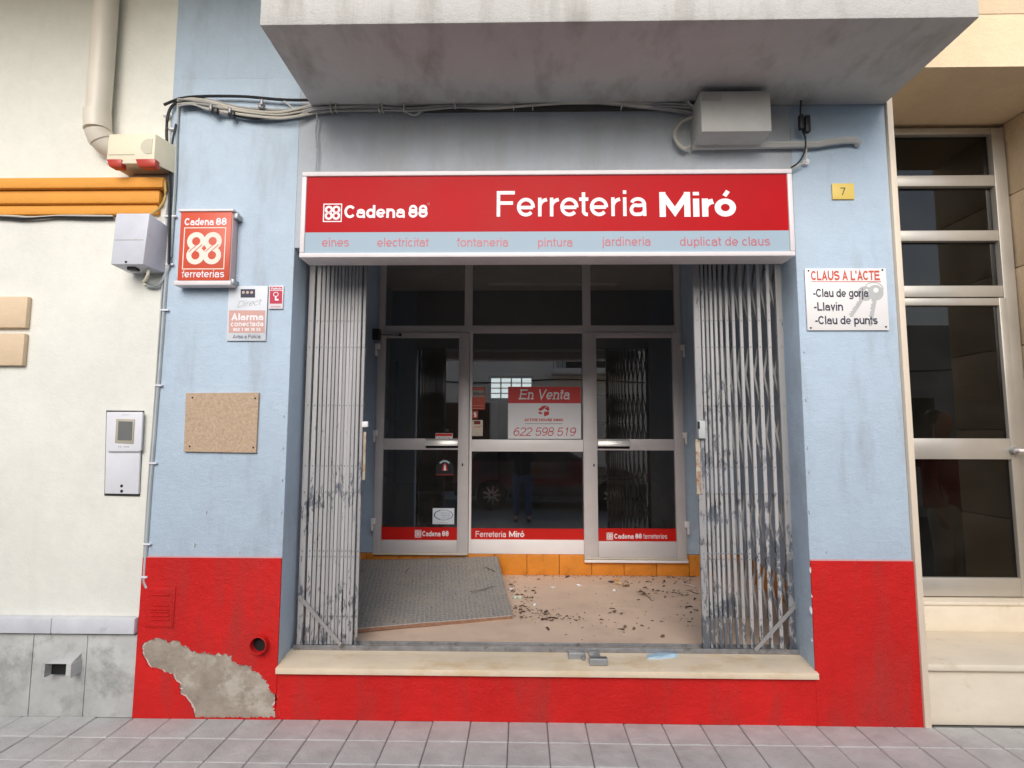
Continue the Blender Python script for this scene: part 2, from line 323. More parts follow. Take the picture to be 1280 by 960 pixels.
# ------------------------------------------------------------------ stroke lettering
def arc(cx, cy, rx, ry, a0, a1, n=None):
    n = n or max(3, int(abs(a1-a0)/18))
    return [(cx+rx*math.cos(R(a0+(a1-a0)*i/n)), cy+ry*math.sin(R(a0+(a1-a0)*i/n))) for i in range(n+1)]
ADV = dict(F=.85, e=.774, r=.464, t=.387, i=.31, l=.31, j=.31, a=.774, M=1.16, o=.774, C=.93, d=.774, n=.774, s=.696, c=.696, p=.774, u=.774, q=.774, f=.387, g=.774, v=.696,
           L=.774, A=.93, T=.85, E=.93, U=1.0, S=.93, D=1.0, k=.696, h=.774, P=.93, N=1.0, V=.93, H=1.0, I=.387, O=1.08, R=1.0, W=1.3, y=.696, b=.774, m=1.16, w=1.0)
def glyph(ch, w):
    if ch == ' ': return .387, []
    if ch == "'": return .27, [([(.13, 1), (.13, .70)], 0)]
    if ch == '-': return .464, [([(.05, .38), (.41, .38)], 0)]
    if ch == '/': return .4, [([(.02, 0), (.38, 1)], 0)]
    if ch == '°': return .4, [(arc(.2, .8, .1, .1, 0, 360), 1)]
    base = {'ó': 'o', 'í': 'i', 'Ó': 'O'}.get(ch, ch)
    W = ADV.get(base, .774); h = w/2; bm = .5 if w > .17 else 1; l = .09*bm+h; r = W-.09*bm-h; xh = .73; X = xh-h; b = h; T = 1-h
    lo, ro = .045*bm*.7+h, W-.045*bm*.7-h; cx = W/2; rx = cx-lo; ry = xh/2-h; cy = xh/2; g = base; s = []
    A = lambda *p: s.append((list(p), 0)); Cc = lambda p: s.append((p, 1))
    if g == 'F': A((l, 0), (l, 1)); A((l, T), (W-.05, T)); A((l, .53), (W-.12, .53))
    elif g == 'E': A((l, 0), (l, 1)); A((l, T), (W-.08, T)); A((l, .52), (W-.12, .52)); A((l, b), (W-.06, b))
    elif g == 'L': A((l, 0), (l, 1)); A((l, b), (W-.05, b))
    elif g == 'T': A((cx, 0), (cx, T)); A((.03, T), (W-.03, T))
    elif g == 'I': A((cx, 0), (cx, 1))
    elif g == 'H': A((l, 0), (l, 1)); A((r, 0), (r, 1)); A((l, .53), (r, .53))
    elif g == 'M': A((l, 0), (l, 1)); A((r, 0), (r, 1)); A((l, 1-h*.9), (cx, h*1.9), (r, 1-h*.9))
    elif g == 'W': A((.03+h, 1), (W*.27, b), (cx, 1-h), (W*.73, b), (W-.03-h, 1))
    elif g == 'N': A((l, 0), (l, 1)); A((r, 0), (r, 1)); A((l, 1-h), (r, h))
    elif g == 'A': A((.02+h, 0), (cx, 1-h), (W-.02-h, 0)); A((W*.24, .30), (W*.76, .30))
    elif g == 'V': A((.02+h, 1), (cx, h), (W-.02-h, 1))
    elif g == 'v': A((.02+h, xh), (cx, h), (W-.02-h, xh))
    elif g == 'w': A((.02+h, xh), (W*.28, h), (cx, xh-h), (W*.72, h), (W-.02-h, xh))
    elif g == 'y': A((.02+h, xh), (cx, h)); A((W-.02-h, xh), (cx-.06, -.15), (cx-.2, -.24+h))
    elif g == 'U': s.append(([(l, 1)]+arc((l+r)/2, b+.33, (r-l)/2, .33, 180, 360)+[(r, 1)], 0))
    elif g == 'u': A((r, 0), (r, xh)); s.append(([(l, xh)]+arc((l+r)/2, b+.24, (r-l)/2, .24, 180, 350), 0))
    elif g in 'DPR':
        A((l, 0), (l, 1))
        if g == 'D': s.append(([(l, T), (cx*.9, T)]+arc(cx*.9, .5, ro-cx*.9, .5-h, 90, -90)+[(l, b)], 0))
        else:
            s.append(([(l, T), (cx, T)]+arc(cx, .74-h*.2, r-cx, .26-h*.8, 90, -90)+[(l, .48)], 0))
            if g == 'R': A((cx, .48), (r+.02, 0))
    elif g == 'C': s.append((arc(cx, .5, rx, .5-h, 38, 322), 0))
    elif g == 'c': s.append((arc(cx, cy, rx, ry, 42, 318), 0))
    elif g == 'O': Cc(arc(cx, .5, rx, .5-h, 0, 360)[:-1])
    elif g == 'o': Cc(arc(cx, cy, rx, ry, 0, 360)[:-1])
    elif g == 'e': A((lo, cy-.015), (ro-h*.2, cy-.015)); s.append((arc(cx, cy, rx, ry, -4, 318), 0))
    elif g in 'dqg':
        Cc(arc((lo+r)/2, cy, (r-lo)/2, ry, 0, 360)[:-1])
        if g == 'd': A((r, 0), (r, 1))
        elif g == 'q': A((r, xh), (r, -.27))
        else: s.append(([(r, xh)]+arc((lo+r)/2, -.04, (r-lo)/2, .23-h, 0, -160), 0))
    elif g in 'pb':
        Cc(arc((l+ro)/2, cy, (ro-l)/2, ry, 0, 360)[:-1]); A((l, 0 if g == 'b' else -.27), (l, xh if g == 'p' else 1))
    elif g in 'nh':
        A((l, 0), (l, xh if g == 'n' else 1)); s.append((arc((l+r)/2, X-.24, (r-l)/2, .24, 170, 0)+[(r, 0)], 0))
    elif g == 'm':
        A((l, 0), (l, xh)); q = (l+r)/2
        s.append((arc((l+q)/2, X-.2, (q-l)/2, .2, 170, 0)+[(q, 0)], 0)); s.append((arc((r+q)/2, X-.2, (r-q)/2, .2, 170, 0)+[(r, 0)], 0))
    elif g == 'r': A((l, 0), (l, xh)); s.append((arc(W+.02, X-.28, W-l+.02, .28, 175, 98), 0))
    elif g == 't': s.append(([(.17, .93), (.17, .18)]+arc(.32, b+.12, .15, .12, 190, 275), 0)); A((.0, X), (W-.03, X))
    elif g == 'f': s.append(([(.18, 0), (.18, .80)]+arc(.34, T-.16, .16, .16, 175, 85), 0)); A((.0, X), (W-.03, X))
    elif g in 'il': A((cx, 0), (cx, xh if g == 'i' else 1)); (A((cx, .86), (cx, 1)) if ch == 'i' else None)
    elif g == 'j': s.append(([(cx, xh), (cx, -.10)]+arc(cx-.14, -.12, .14, .13, 0, -80), 0)); A((cx, .86), (cx, 1))
    elif g == 'a':
        s.append((arc((lo+r)/2, X-.19, (r-lo)/2-.01, .19, 165, 0)+[(r, 0)], 0))
        s.append(([(r, .43), (cx, .405)]+arc(lo+.17, b+.175, .17, .18, 100, 270)+arc(r-.2, b+.2, .2, .2, -85, 0), 0))
    elif g in 'sS':
        H = 1.0 if g == 'S' else xh; m = H*.52; r1 = (H-h-m)/2; r2 = (m-b)/2
        s.append((arc(cx, H-h-r1, rx, r1, 25, 235)+arc(cx, b+r2, rx, r2, 55, -155), 0))
    elif g == 'k': A((l, 0), (l, 1)); A((l, .28), (W-.04, xh)); A((l+.16, .40), (W-.02, 0))
    elif g == '8': Cc(arc(cx, T-.21, rx*.88, .235, 0, 360)[:-1]); Cc(arc(cx, b+.245, rx, .27-h*.3, 0, 360)[:-1])
    elif g == '0': Cc(arc(cx, .5, rx, .5-h, 0, 360)[:-1])
    elif g == '1': A((cx+.05, 0), (cx+.05, 1)); A((cx+.05, .95), (cx-.18, .78))
    elif g == '7': A((lo, T), (ro, T), (cx-.08, 0))
    elif g == '2': s.append((arc(cx, T-.25, rx, .25, 165, -25)+[(lo, b), (ro, b)], 0))
    elif g == '4': A((r-.08, 0), (r-.08, 1), (lo, .28), (ro, .28))
    elif g == '5': s.append(([(ro-.04, T), (lo+.08, T), (lo+.03, .50)]+arc(cx, b+.27, rx, .28, 145, -160), 0))
    elif g == '6': Cc(arc(cx, b+.27, rx, .28, 0, 360)[:-1]); s.append((arc(cx+.05, .45, rx+.05, .55-h, 185, 60), 0))
    elif g == '9': Cc(arc(cx, T-.27, rx, .28, 0, 360)[:-1]); s.append((arc(cx-.05, .55, rx+.05, .55-h, 5, -120), 0))
    elif g == '3': s.append((arc(cx, T-.22, rx*.9, .22, 160, -90)+arc(cx, b+.26, rx, .26, 90, -160), 0))
    if ch in 'óíÓ': A((cx-.02, .83), (cx+.11, 1.03))
    return W, s
def strip(mb, pts, closed, w, tf, y):
    n = len(pts); vs = []
    clean = []
    for p in pts:
        if not clean or math.hypot(p[0]-clean[-1][0], p[1]-clean[-1][1]) > 1e-4: clean.append(p)
    pts = clean; n = len(pts)
    if n < 2: return
    for i in range(n):
        a = pts[i-1] if (i or closed) else None; c = pts[(i+1) % n] if (i < n-1 or closed) else None; p = pts[i]
        def nn(u, v):
            dx, dy = v[0]-u[0], v[1]-u[1]; q = math.hypot(dx, dy); return (-dy/q, dx/q)
        if a is None: m = nn(p, c); k = 1
        elif c is None: m = nn(a, p); k = 1
        else:
            n1, n2 = nn(a, p), nn(p, c); m = (n1[0]+n2[0], n1[1]+n2[1]); q = math.hypot(*m) or 1e-6; m = (m[0]/q, m[1]/q)
            k = min(2.4, 1/max(.2, m[0]*n1[0]+m[1]*n1[1]))
        for sg in (1, -1): X, Z = tf(p[0]+sg*m[0]*w/2*k, p[1]+sg*m[1]*w/2*k); vs.append((X, y, Z))
    fs = [(2*i, 2*i+2, 2*i+3, 2*i+1) for i in range(n-1)]
    if closed: fs.append((2*n-2, 0, 1, 2*n-1))
    mb.add(vs, fs)
LETTER_N = [0]
def text(s, x0, x1, zb, H, y, m, parent, w=.14, shear=0, serif=False, rise=0, name='lettering', track=0):
    """lettering on a vertical face looking to -Y: from x0 to x1 on baseline zb, cap height H"""
    gl = [glyph(c, w) for c in s]; tot = sum(g[0]+track for g in gl)-track; sx = (x1-x0)/tot
    mb = MB(); cur = 0; k = 0
    for gl_i, (W, st) in enumerate(gl):
        c0 = cur
        tf = lambda u, v: (x0+(c0+u+shear*v)*sx, zb+v*H+rise*(c0+u)*sx)
        wk = w*(.84 if s[gl_i] in '8aeg' and w > .17 else 1)
        for si, (pts, cl) in enumerate(st):
            strip(mb, pts, cl, wk*(.72 if s[gl_i] in 'óí' and si == len(st)-1 else 1), tf, y-.00012*(k % 7)); k += 1
            if serif and not cl:
                for e, nx in ((pts[0], pts[1]), (pts[-1], pts[-2])):
                    if abs(e[0]-nx[0]) < .35*abs(e[1]-nx[1]) and (abs(e[1]) < .06 or e[1] > .7):
                        zz = w*.35 if e[1] < .5 else e[1]-w*.35
                        strip(mb, [(e[0]-.17, zz), (e[0]+.17, zz)], 0, w*.7, tf, y-.00012*(k % 7)); k += 1
        cur += W+track
    return mb.build(name, m, parent)
def ptext(s, px0, px1, pyb, hpx, Y, y, m, parent, **k):
    a, b = P(px0, pyb, Y), P(px1, pyb, Y); H = P(px0, pyb-hpx, Y).z-a.z
    return text(s, a.x, b.x, (a.z+b.z)/2, H, y, m, parent, **k)
def logo88(x0, x1, z0, z1, y, m, parent, frame=True, fw=.03, gap=None):
    """the two linked ring figures in their square frame"""
    mb = MB(); W = x1-x0; H = z1-z0
    tf = lambda u, v: (x0+u*W, z0+v*H)
    if frame: strip(mb, [(fw/2, fw/2), (1-fw/2, fw/2), (1-fw/2, 1-fw/2), (fw/2, 1-fw/2)], 1, fw, tf, y)
    w = .118; ru = .157
    for i, cx in enumerate((.303, .697)):
        strip(mb, arc(cx, .668, ru, ru, 0, 360, 24)[:-1], 1, w, tf, y-.0003-.0004*i)
        strip(mb, arc(cx, .332, ru, ru, 0, 360, 24)[:-1], 1, w, tf, y-.0005-.0004*i)
    o = mb.build('emblem', m, parent)
    if gap:
        gb_ = MB()
        for cx in (.303, .697):
            for sg in (-1, 1):
                ox = .062*sg
                strip(gb_, [(cx-.10+ox, .5-.085), (cx+.085+ox, .5+.085)], 0, .016, tf, y-.0016)
        gb_.build('emblem_gap', gap, o)
    return o

# ================================================================== GEOMETRY OF THE PLACE
YF = 3.10            # facade plane
YG = 3.30            # gate plane
YB = 5.10            # shop glazing plane
ZF = 0.276           # recess floor
ZT = P(655, 692.8, YB-.03).z       # top of the skirting tiles, foot of the glazing
XL = P(186, 600, YF).x            # seam between the cream house and the shop
XR = P(1122, 400, YF).x           # seam between the shop and the house on the right
X1 = P(352, 720, YF).x; X2 = P(1013, 720, YF).x      # opening
ZTOP = 5.2

# ---- ground
o = MB().box(-40, 40, -4.1, 2.0, -.30, -.10).build('road', mat('asphalt', (.20, .20, .20), .9, var=.2, scale=20, bump=.5, bscale=150), None); o['kind'] = 'structure'
pav = MB().box(-40, 40, 2.12, YF+.14, -.3, -.012).build('pavement', mat('tile_joint_mortar', (.20, .19, .18), .9), None); pav['kind'] = 'structure'
PT = mat('cement_paver', (.52, .51, .49), .8, var=.14, scale=6, bump=.25, bscale=120, world_space=False)
b = MB().box(-.098, .098, -.098, .098, -.03, 0)
proto = b.build('paver', PT, None, bevel=.004, seg=1); pme = proto.data; bpy.data.objects.remove(proto)
for i in range(-17, 18):
    for j in range(4):
        t_ = bpy.data.objects.new('paver', pme); C.objects.link(t_); t_.parent = pav; t_.location = (i*.2+.03, YF-.10-j*.2, random.uniform(-.0015, .0015))
ks = MB()
for i in range(-20, 20): ks.box(i*1.0+.004, i*1.0+.996, 2.0, 2.118, -.2, .0)
k_ = ks.build('kerb', mat('kerb_stone', (.42, .41, .39), .8, var=.12, bump=.2), pav, bevel=.008)
k_['kind'] = 'stuff'
o = MB().box(-40, 40, -40, -4.1, -.3, 0).build('far_pavement', STONEG, None); o['kind'] = 'structure'
o = MB().box(-60, 60, -60, 60, -.6, -.35).build('ground', mat('ground_earth', (.2, .18, .15), .9), None); o['kind'] = 'structure'

# ---- shop building
shop = thing('shop_building', 'blue shop front with red base and deep doorway under the long red sign', 'building', (0, YF, 0))
ZL = 2.57                          # underside of the lintel, behind the sign
box('wall', BLUE, shop, XL, X1, YF, YG+.06, 0, 3.6, .006)
box('wall', BLUE, shop, X2, XR, YF, YG+.06, 0, 3.6, .006)
box('lintel', stucco('shade_grey_blue_paint', (.47, .505, .55), (.36, .35, .34), bump=.3, streak=.5, dirtrange=(.45, .75)), shop, X1, X2, YF+.0015, YG+.06, ZL, 3.6)  # greyer, streakier blue stands in for the balcony's shade on the wall
box('upper_wall', BLUE, shop, XL, XR, YF+.003, YG+.4, 3.6, ZTOP)
# recess
RX0, RX1 = -1.62, XR-.13
box('recess_wall', BLUE, shop, RX0-.1, RX0, YG+.06, YB+.1, 0, 3.3)
box('recess_wall', BLUE, shop, RX1, RX1+.1, YG+.06, YB+.1, 0, 3.3)
fx0 = P(471, 690, YB).x; fx1 = P(853, 690, YB).x
box('recess_wall', BLUE, shop, RX0, fx0, YB, YB+.1, ZT+.002, 3.3)
box('recess_wall', BLUE, shop, fx1, RX1, YB, YB+.1, ZT+.002, 3.3)
box('recess_ceiling', mat('white_distemper', (.82, .82, .80), .8), shop, RX0, RX1, YG+.06, YB+.1, 3.3, 3.4)
box('recess_floor', RFLOOR, shop, RX0, RX1, YG+.0605, YB+.02, 0, ZF)
# sill
sx0 = P(345, 832, YF-.03).x; sx1 = P(1023, 838, YF-.03).x
sy0 = YF-.035
zq = ZF+.018
sill = MB().add([(sx0, sy0, ZF-.004), (sx1, sy0, ZF-.004), (sx1, YF-.001, ZF), (X2, YF-.001, ZF), (X2, YG-.09, zq), (X1, YG-.09, zq), (X1, YF-.001, ZF), (sx0, YF-.001, ZF)] +
                [(sx0, sy0, ZF-.034), (sx1, sy0, ZF-.034), (sx1, YF-.001, ZF-.03), (X2, YF-.001, ZF-.03), (X2, YG-.09, ZF-.03), (X1, YG-.09, ZF-.03), (X1, YF-.001, ZF-.03), (sx0, YF-.001, ZF-.03)],
                [(0, 1, 2, 7), (2, 3, 6, 7), (3, 4, 5, 6), tuple(range(15, 7, -1))]+[(i, (i+1) % 8, (i+1) % 8+8, i+8) for i in range(8)])
box('track_bed', SILL, shop, X1, X2, YG-.0895, YG+.06, ZF-.03, zq)
sill.build('doorsill', SILL, shop, bevel=.004)
box('sill_riser', RED, shop, X1, X2, YF-.006, YG-.09, 0, ZF-.03)
# skirting tiles
jx = [P(x, 705, YB).x for x in (658.6, 699, 739, 780, 820)]
step = (jx[-1]-jx[0])/4
x = jx[0]
while x > RX0: x -= step
while x < RX1:
    a, b_ = max(x, RX0), min(x+step, RX1)
    if b_-a > .02: box('tile', ORTILE, shop, a+.002, b_-.002, YB-.022+random.uniform(-.001, .001), YB-.004, ZF+.001, ZT, .003)
    x += step
box('tile_joint', mat('brown_grout', (.24, .12, .06), .9), shop, RX0, RX1, YB-.004, YB+.02, ZF, ZT+.001)
for sx, (xa, xb) in (('l', (RX0, RX0+.018)), ('r', (RX1-.018, RX1))):
    yy = YG+.08
    while yy < YB-.3:
        box('tile', ORTILE, shop, xa, xb, yy, yy+.296, ZF+.001, ZT, .003); yy += .3
# red painted base, with the flaked hole
def pp(pts, Y=YF): return [(P(x, y, Y).x, P(x, y, Y).z) for x, y in pts]
zr = (P(183, 697, YF).z+P(352, 697, YF).z)/2
hole = pp([(178.5, 812), (181, 803), (187, 799), (196, 797), (203, 799), (209, 797.5), (214, 801), (222, 800), (228, 804), (235, 806), (238, 811), (246, 815), (253, 813.5), (262, 815), (273, 816), (288, 817.5), (292, 823), (303, 829), (316, 832), (324, 840), (334, 848), (338, 860), (347, 868), (344, 880), (350, 896), (246, 896), (240, 880), (228, 866), (224, 852), (214, 841), (207, 838), (198, 833), (190, 832), (184, 826), (180, 820)])
xl0 = XL-.005
jag = []
for i in range(len(hole)):
    a, b_ = hole[i], hole[(i+1) % len(hole)]; k = max(2, int(math.hypot(b_[0]-a[0], b_[1]-a[1])/.012))
    for q in range(k): jag.append((a[0]+(b_[0]-a[0])*q/k+random.uniform(-.006, .006), max(.004, a[1]+(b_[1]-a[1])*q/k+random.uniform(-.007, .007))))
hole = jag
outer = [(xl0, 0.0), (X1, 0.0), (X1, zr), (XL, zr)]
MB().prism(outer, YF-.011, YF-.0005, [hole]).build('painted_base', RED, shop)
hp = [(p[0], p[1]) for p in hole]
c0 = (sum(p[0] for p in hp)/len(hp), sum(p[1] for p in hp)/len(hp))
box('bare_render', CONC, shop, min(p[0] for p in hp)+.002, min(max(p[0] for p in hp)+.02, X1-.002), YF-.003, YF-.0015, .0, max(p[1] for p in hp)+.01)
rim, rimp = MB(), MB()
for i in range(len(hole)):
    a, b_ = hole[i], hole[(i+1) % len(hole)]
    dx, dz = c0[0]-a[0], c0[1]-a[1]; L_ = math.hypot(dx, dz) or 1
    # broken pale skim coat showing between the paint and the bare render
    e1, e2 = random.uniform(.003, .016), random.uniform(.003, .016)
    if a[1] > .02: rimp.add([(a[0]-dx/L_*.003, YF-.0062, a[1]-dz/L_*.003), (b_[0]-dx/L_*.003, YF-.0062, b_[1]-dz/L_*.003), (b_[0]+dx/L_*e2, YF-.0040, b_[1]+dz/L_*e2), (a[0]+dx/L_*e1, YF-.0040, a[1]+dz/L_*e1)], [(0, 1, 2, 3)])
    if random.random() < .5 and a[1] > .02:
        e = random.uniform(.003, .010); rim.add([(a[0], YF-.0112, a[1]), (b_[0], YF-.0112, b_[1]), ((a[0]+b_[0])/2+dx/L_*e, YF-.012-random.uniform(.003, .012), (a[1]+b_[1])/2+dz/L_*e)], [(0, 1, 2)])
rim.build('paint_flakes', RED, shop, kind='stuff'); rimp.build('skim_coat_edge', mat('pale_skim_coat', (.62, .52, .46), .85, var=.2, scale=30), shop, kind='stuff')
zr2 = (P(1013, 701, YF).z+P(1140, 701, YF).z)/2
box('painted_base', RED, shop, X2, XR-.001, YF-.008, YF-.0005, 0, zr2)
# pale ridge where the two paints meet
box('paint_line', mat('pink_line', (.62, .40, .42), .7), shop, XL, X1-.001, YF-.004, YF-.0008, zr, zr+.008)
box('paint_line', MATS['pink_line'], shop, X2, XR-.001, YF-.004, YF-.0008, zr2, zr2+.008)
ch = MB()
for (cx_, cy_, r_) in ((1012, 712, 3), (1013.5, 745, 2), (1013, 762, 4.5), (1011.5, 640, 2), (1011, 590, 1.6), (1009, 560, 1.5), (1010.5, 672, 1.3), (1014, 800, 2), (353, 600, 1.5), (354, 560, 1.2), (355, 520, 1.3), (352, 640, 1.6), (243, 681, 2.6), (1005, 440, 1.3), (1007, 500, 1.4), (258, 640, 2), (300, 690, 1.0), (1033, 690, .9)):
    c = P(cx_, cy_, YF); rr = r_/226; k = 7
    ring = [(c.x+rr*random.uniform(.35, 1.0)*math.cos(2*PI*i/k)*.5, YF-.0095, c.z+rr*random.uniform(.6, 1.4)*math.sin(2*PI*i/k)) for i in range(k)]
    ch.add(ring+[(v[0], YF-.0005, v[2]) for v in ring], [tuple(range(k))[::-1]]+[(i, (i+1) % k, (i+1) % k+k, i+k) for i in range(k)])
ch.build('chipped_plaster', CHIP, shop, kind='stuff')
box('unseen_shade_slab', mat('shade_slab_plaster', (.6, .58, .54), .85), shop, XL, XR, 1.75, YF+.002, 4.50, 4.7)  # slab added out of view to shade the upper shop wall
# balcony slab over the shop
BX0 = P(392, 130, YF).x
box('balcony_slab', stucco('grey_soffit', (.56, .55, .53), (.33, .31, .28), bump=.3, streak=.9, dirtrange=(.5, .75)), shop, BX0, XR, 2.42, YF, 3.40, 3.58, .01)
box('balcony_parapet', BLUE, shop, BX0+.02, XR-.02, 2.44, 2.54, 3.58, 4.5, .01)
box('soffit_shade_strip', mat('soffit_shade_dark', (.06, .055, .05), .8), shop, P(530, 122, YF).x, P(868, 122, YF).x, YF-.03, YF, 3.375, 3.40)  # strip coloured dark for the shaded edge of the balcony underside

# ---- cream house at the left
ch_ = thing('cream_house', 'cream rendered house front with orange cornice band and grey stone plinth, left of the shop', 'building', (-3, YF, 0))
YC = YF+.015
pl = P(100, 771, YC).z
box('wall', CREAM, ch_, -9, XL-.001, YC, YC+.3, 0, ZTOP)
cz = [P(100, y, YC-.04).z for y in (225, 238, 255, 267)]
xe = P(206, 240, YC-.05).x
MB().prism([(-9, cz[0]), (xe, cz[0]), (xe, cz[1]), (-9, cz[1])], YC-.075, YC).build('cornice_band', ORANGE, ch_, bevel=.006)
MB().prism([(-9, cz[1]-.001), (xe-.03, cz[1]-.001), (xe-.03, cz[2]), (-9, cz[2])], YC-.05, YC).build('cornice_band', ORANGE, ch_, bevel=.012)
MB().prism([(-9, cz[2]-.001), (xe-.05, cz[2]-.001), (xe-.05, cz[3]), (-9, cz[3])], YC-.03, YC).build('cornice_band', ORANGE, ch_, bevel=.008)
for y0, y1 in ((371, 410), (417, 457), (464, 505)):
    if y0 < 460: pbox('quoin', QUOIN, ch_, (-60, y0, 35 if y0 < 400 else 31, y1), YC-.02, YC-.03, YC, .006)
zl0, zl1 = P(90, 791, YC-.03).z, P(90, 771, YC-.03).z
xs = [-9, -4.2, P(73, 780, YC).x, XL-.006]
for i in range(3): box('plinth_cap', MARBLEG, ch_, xs[i]+.001, xs[i+1]-.001, YC-.05, YC, zl0, zl1, .006)
xs = [P(x, 815, YC).x for x in (-260, -150, -60, 45, 112, 186)]; xs[-1] = XL-.006
for i in range(5): box('plinth_slab', STONEG, ch_, xs[i]+.0015, xs[i+1]-.0015, YC-.02-random.uniform(0, .002), YC, 0, zl0-.012, .002)
vh = RECT(56, 824, 90, 846, YC-.08)
mb = MB().add([(vh[0], YC-.09, vh[3]-.02), (vh[1], YC-.09, vh[3]-.02), (vh[1]+.0, YC-.02, vh[3]+.01), (vh[0], YC-.02, vh[3]+.01), (vh[0], YC-.09, vh[2]), (vh[1], YC-.09, vh[2]), (vh[1], YC-.02, vh[2]), (vh[0], YC-.02, vh[2])],
              [(0, 1, 2, 3), (1, 5, 6, 2), (0, 3, 7, 4), (0, 4, 4, 1)][:3])
vent = thing('vent_hood', 'small grey vent hood low on the stone plinth of the cream house', 'vent', (vh[0], YC, vh[2]))
mb.build('hood', STONEG, vent, bevel=.0)
box('frame', STONEG, vent, vh[0]-.006, vh[0]+.012, YC-.095, YC-.02, vh[2], vh[3]-.02)
box('frame', STONEG, vent, vh[1]-.02, vh[1]+.006, YC-.095, YC-.02, vh[2], vh[3]-.02)
box('opening', DARK, vent, vh[0]+.012, vh[1]-.02, YC-.05, YC-.03, vh[2], vh[3]-.02)

box('unseen_shade_slab', mat('shade_slab_plaster', (.6, .58, .54), .85), ch_, -9, XL-.001, 1.75, YC, 4.45, 4.65)  # same unseen slab, added over the cream house to dim its upper wall
# ---- house on the right with its entrance recess
YD = 3.76
rh = thing('sand_house', 'sand coloured house front with recessed entrance and stone steps, right of the shop', 'building', (3, YF, 0))
xs1 = P(1112, 300, YF).x
EX0 = XR+.034; EX1 = P(1262, 400, YD).x
box('jamb_cladding', mat('cream_marble_edge', (.78, .66, .52), .45, var=.05), rh, XR+.001, EX0, YF-.02, YD+.1, 0, 3.75, .003)
ZS = P(1180, 163, YD).z
box('soffit', stucco('bounce_lit_sand_render', (.86, .68, .46), (.66, .50, .33), bump=.3), rh, EX0, 8, YF+.0, YD+.2, ZS+.012, 3.95)  # lighter copy of the sand render makes up for weak bounce light
box('wall', SANDR, rh, XR+.001, 8, YF-.004, YD+.4, 3.951, ZTOP)
box('wall', SANDR, rh, EX0, 8, YD+.09, YD+.3, 0, ZS+.012)
# right reveal in dressed blocks with open joints
zj = [0, .35, .95, 1.55, 2.10, 2.62, 3.12, ZS+.010]
for i in range(len(zj)-1):
    box('stone_block', SANDR, rh, EX1+.012+random.uniform(0, .003), 8, YF+.002, YD+.09, zj[i]+.003, zj[i+1]-.003, .006)
box('block_backing', CONC, rh, EX1+.03, 7.9, YF+.02, YD+.085, 0, ZS)
z1 = .316
box('step', STEPM, rh, EX0+.002, EX1+.012, YF-.012, 3.60, z1-.035, z1, .008)
box('step_riser', STEPM, rh, EX0+.004, EX1+.012, YF+.02, 3.59, 0, z1-.0351, .003)
z2 = P(1220, 752, 3.60).z
box('step_riser', STEPM, rh, EX0+.002, EX1+.012, 3.605, YD+.09, z1-.03, z2-.022, .003, label='stained stone riser')
box('step', STEPM, rh, EX0+.002, EX1+.012, 3.592, YD+.09, z2-.0219, z2, .006)

# ---- entrance door of the right house
YDG = 3.74
ed = thing('entrance_door', 'aluminium entrance door with smoked glass and three transom lights above, over the stone steps', 'door', (3, YDG, z2))
def dbar(name, px, y0=YDG-.04, y1=YDG+.03, m=ALUD, bev=.003, par=None): return pbox(name, m, par or ed, px, YDG-.04, y0, y1, bev)
dbar('frame', (1078, 160, 1255, 168))
x0_, x1_, z0_, z1_ = RECT(1246, 168, 1264, 744, YDG-.04)
xa, xb = P(1249, 300, YDG-.04).x, P(1265, 300, YDG-.04).x
box('frame', ALUD, ed, xa, xb, YDG-.045, YDG+.035, z2, P(1255, 160, YDG-.04).z, .003)
xla, xlb = P(1084, 300, YDG).x, P(1100, 300, YDG).x
box('frame', ALUD, ed, xla, xlb, YDG-.045, YDG+.035, z2, P(1255, 160, YDG-.04).z, .003)
def drow(y0, y1, name='transom_bar', yy=(YDG-.04, YDG+.03), xr=None):
    a = P(1190, y0, YDG-.04).z; b_ = P(1190, y1, YDG-.04).z
    return box(name, ALUD, ed, xlb+.001, (xr or xa)-.001, yy[0], yy[1], b_, a, .003)
drow(219, 232.5); drow(288, 301); drow(357, 371)
def dpane(y0, y1, xr, yy=YDG): 
    a = P(1190, y0, YDG-.04).z; b_ = P(1190, y1, YDG-.04).z
    box('glass_pane', GLASSD, ed, xlb, xr, yy-.003, yy+.003, b_, a)
dpane(168, 219, xa); dpane(232, 288, xa); dpane(301, 357, xa)
leaf = MB(); zt, zb_ = P(1190, 373, YDG-.04).z, P(1190, 745, YDG-.04).z
xs_ = P(1253, 371, YDG-.055).x
def lf(x0, x1, y0, y1): leaf.box(x0, x1, YDG-.058, YDG-.010, P(1190, y1, YDG-.05).z, P(1190, y0, YDG-.05).z)
lx0 = xlb+.004; lx1 = xa+.004
stile = .052
lf(lx0, lx1-stile, 373, 382); lf(lx0, lx1-stile, 548, 574); lf(lx0, lx1-stile, 722, 745)
leaf.box(lx1-stile+.0005, lx1, YDG-.058, YDG-.010, zb_-.0, zt+.0)
dl = leaf.build('door_leaf', ALUD, ed, bevel=.003)
for y0, y1 in ((382, 548), (574, 722)):
    a = P(1190, y0, YDG-.05).z; b_ = P(1190, y1, YDG-.05).z
    box('glass_pane', GLASSD, dl, lx0, lx1-stile, YDG-.033, YDG-.027, b_, a)
hp_ = P(1266, 563, YDG-.06)
MB().lathe([(.0, -.03), (.022, -.03), (.024, -.02), (.024, 0), (.0, 0)], hp_.x, YDG-.058, hp_.z, 20).build('handle_rose', GALV, dl, smooth=True)
MB().tube([(hp_.x, YDG-.085, hp_.z), (hp_.x, YDG-.115, hp_.z), (hp_.x+.02, YDG-.125, hp_.z), (hp_.x+.14, YDG-.125, hp_.z)], .011, 12).build('handle', ALUW, dl, smooth=True)
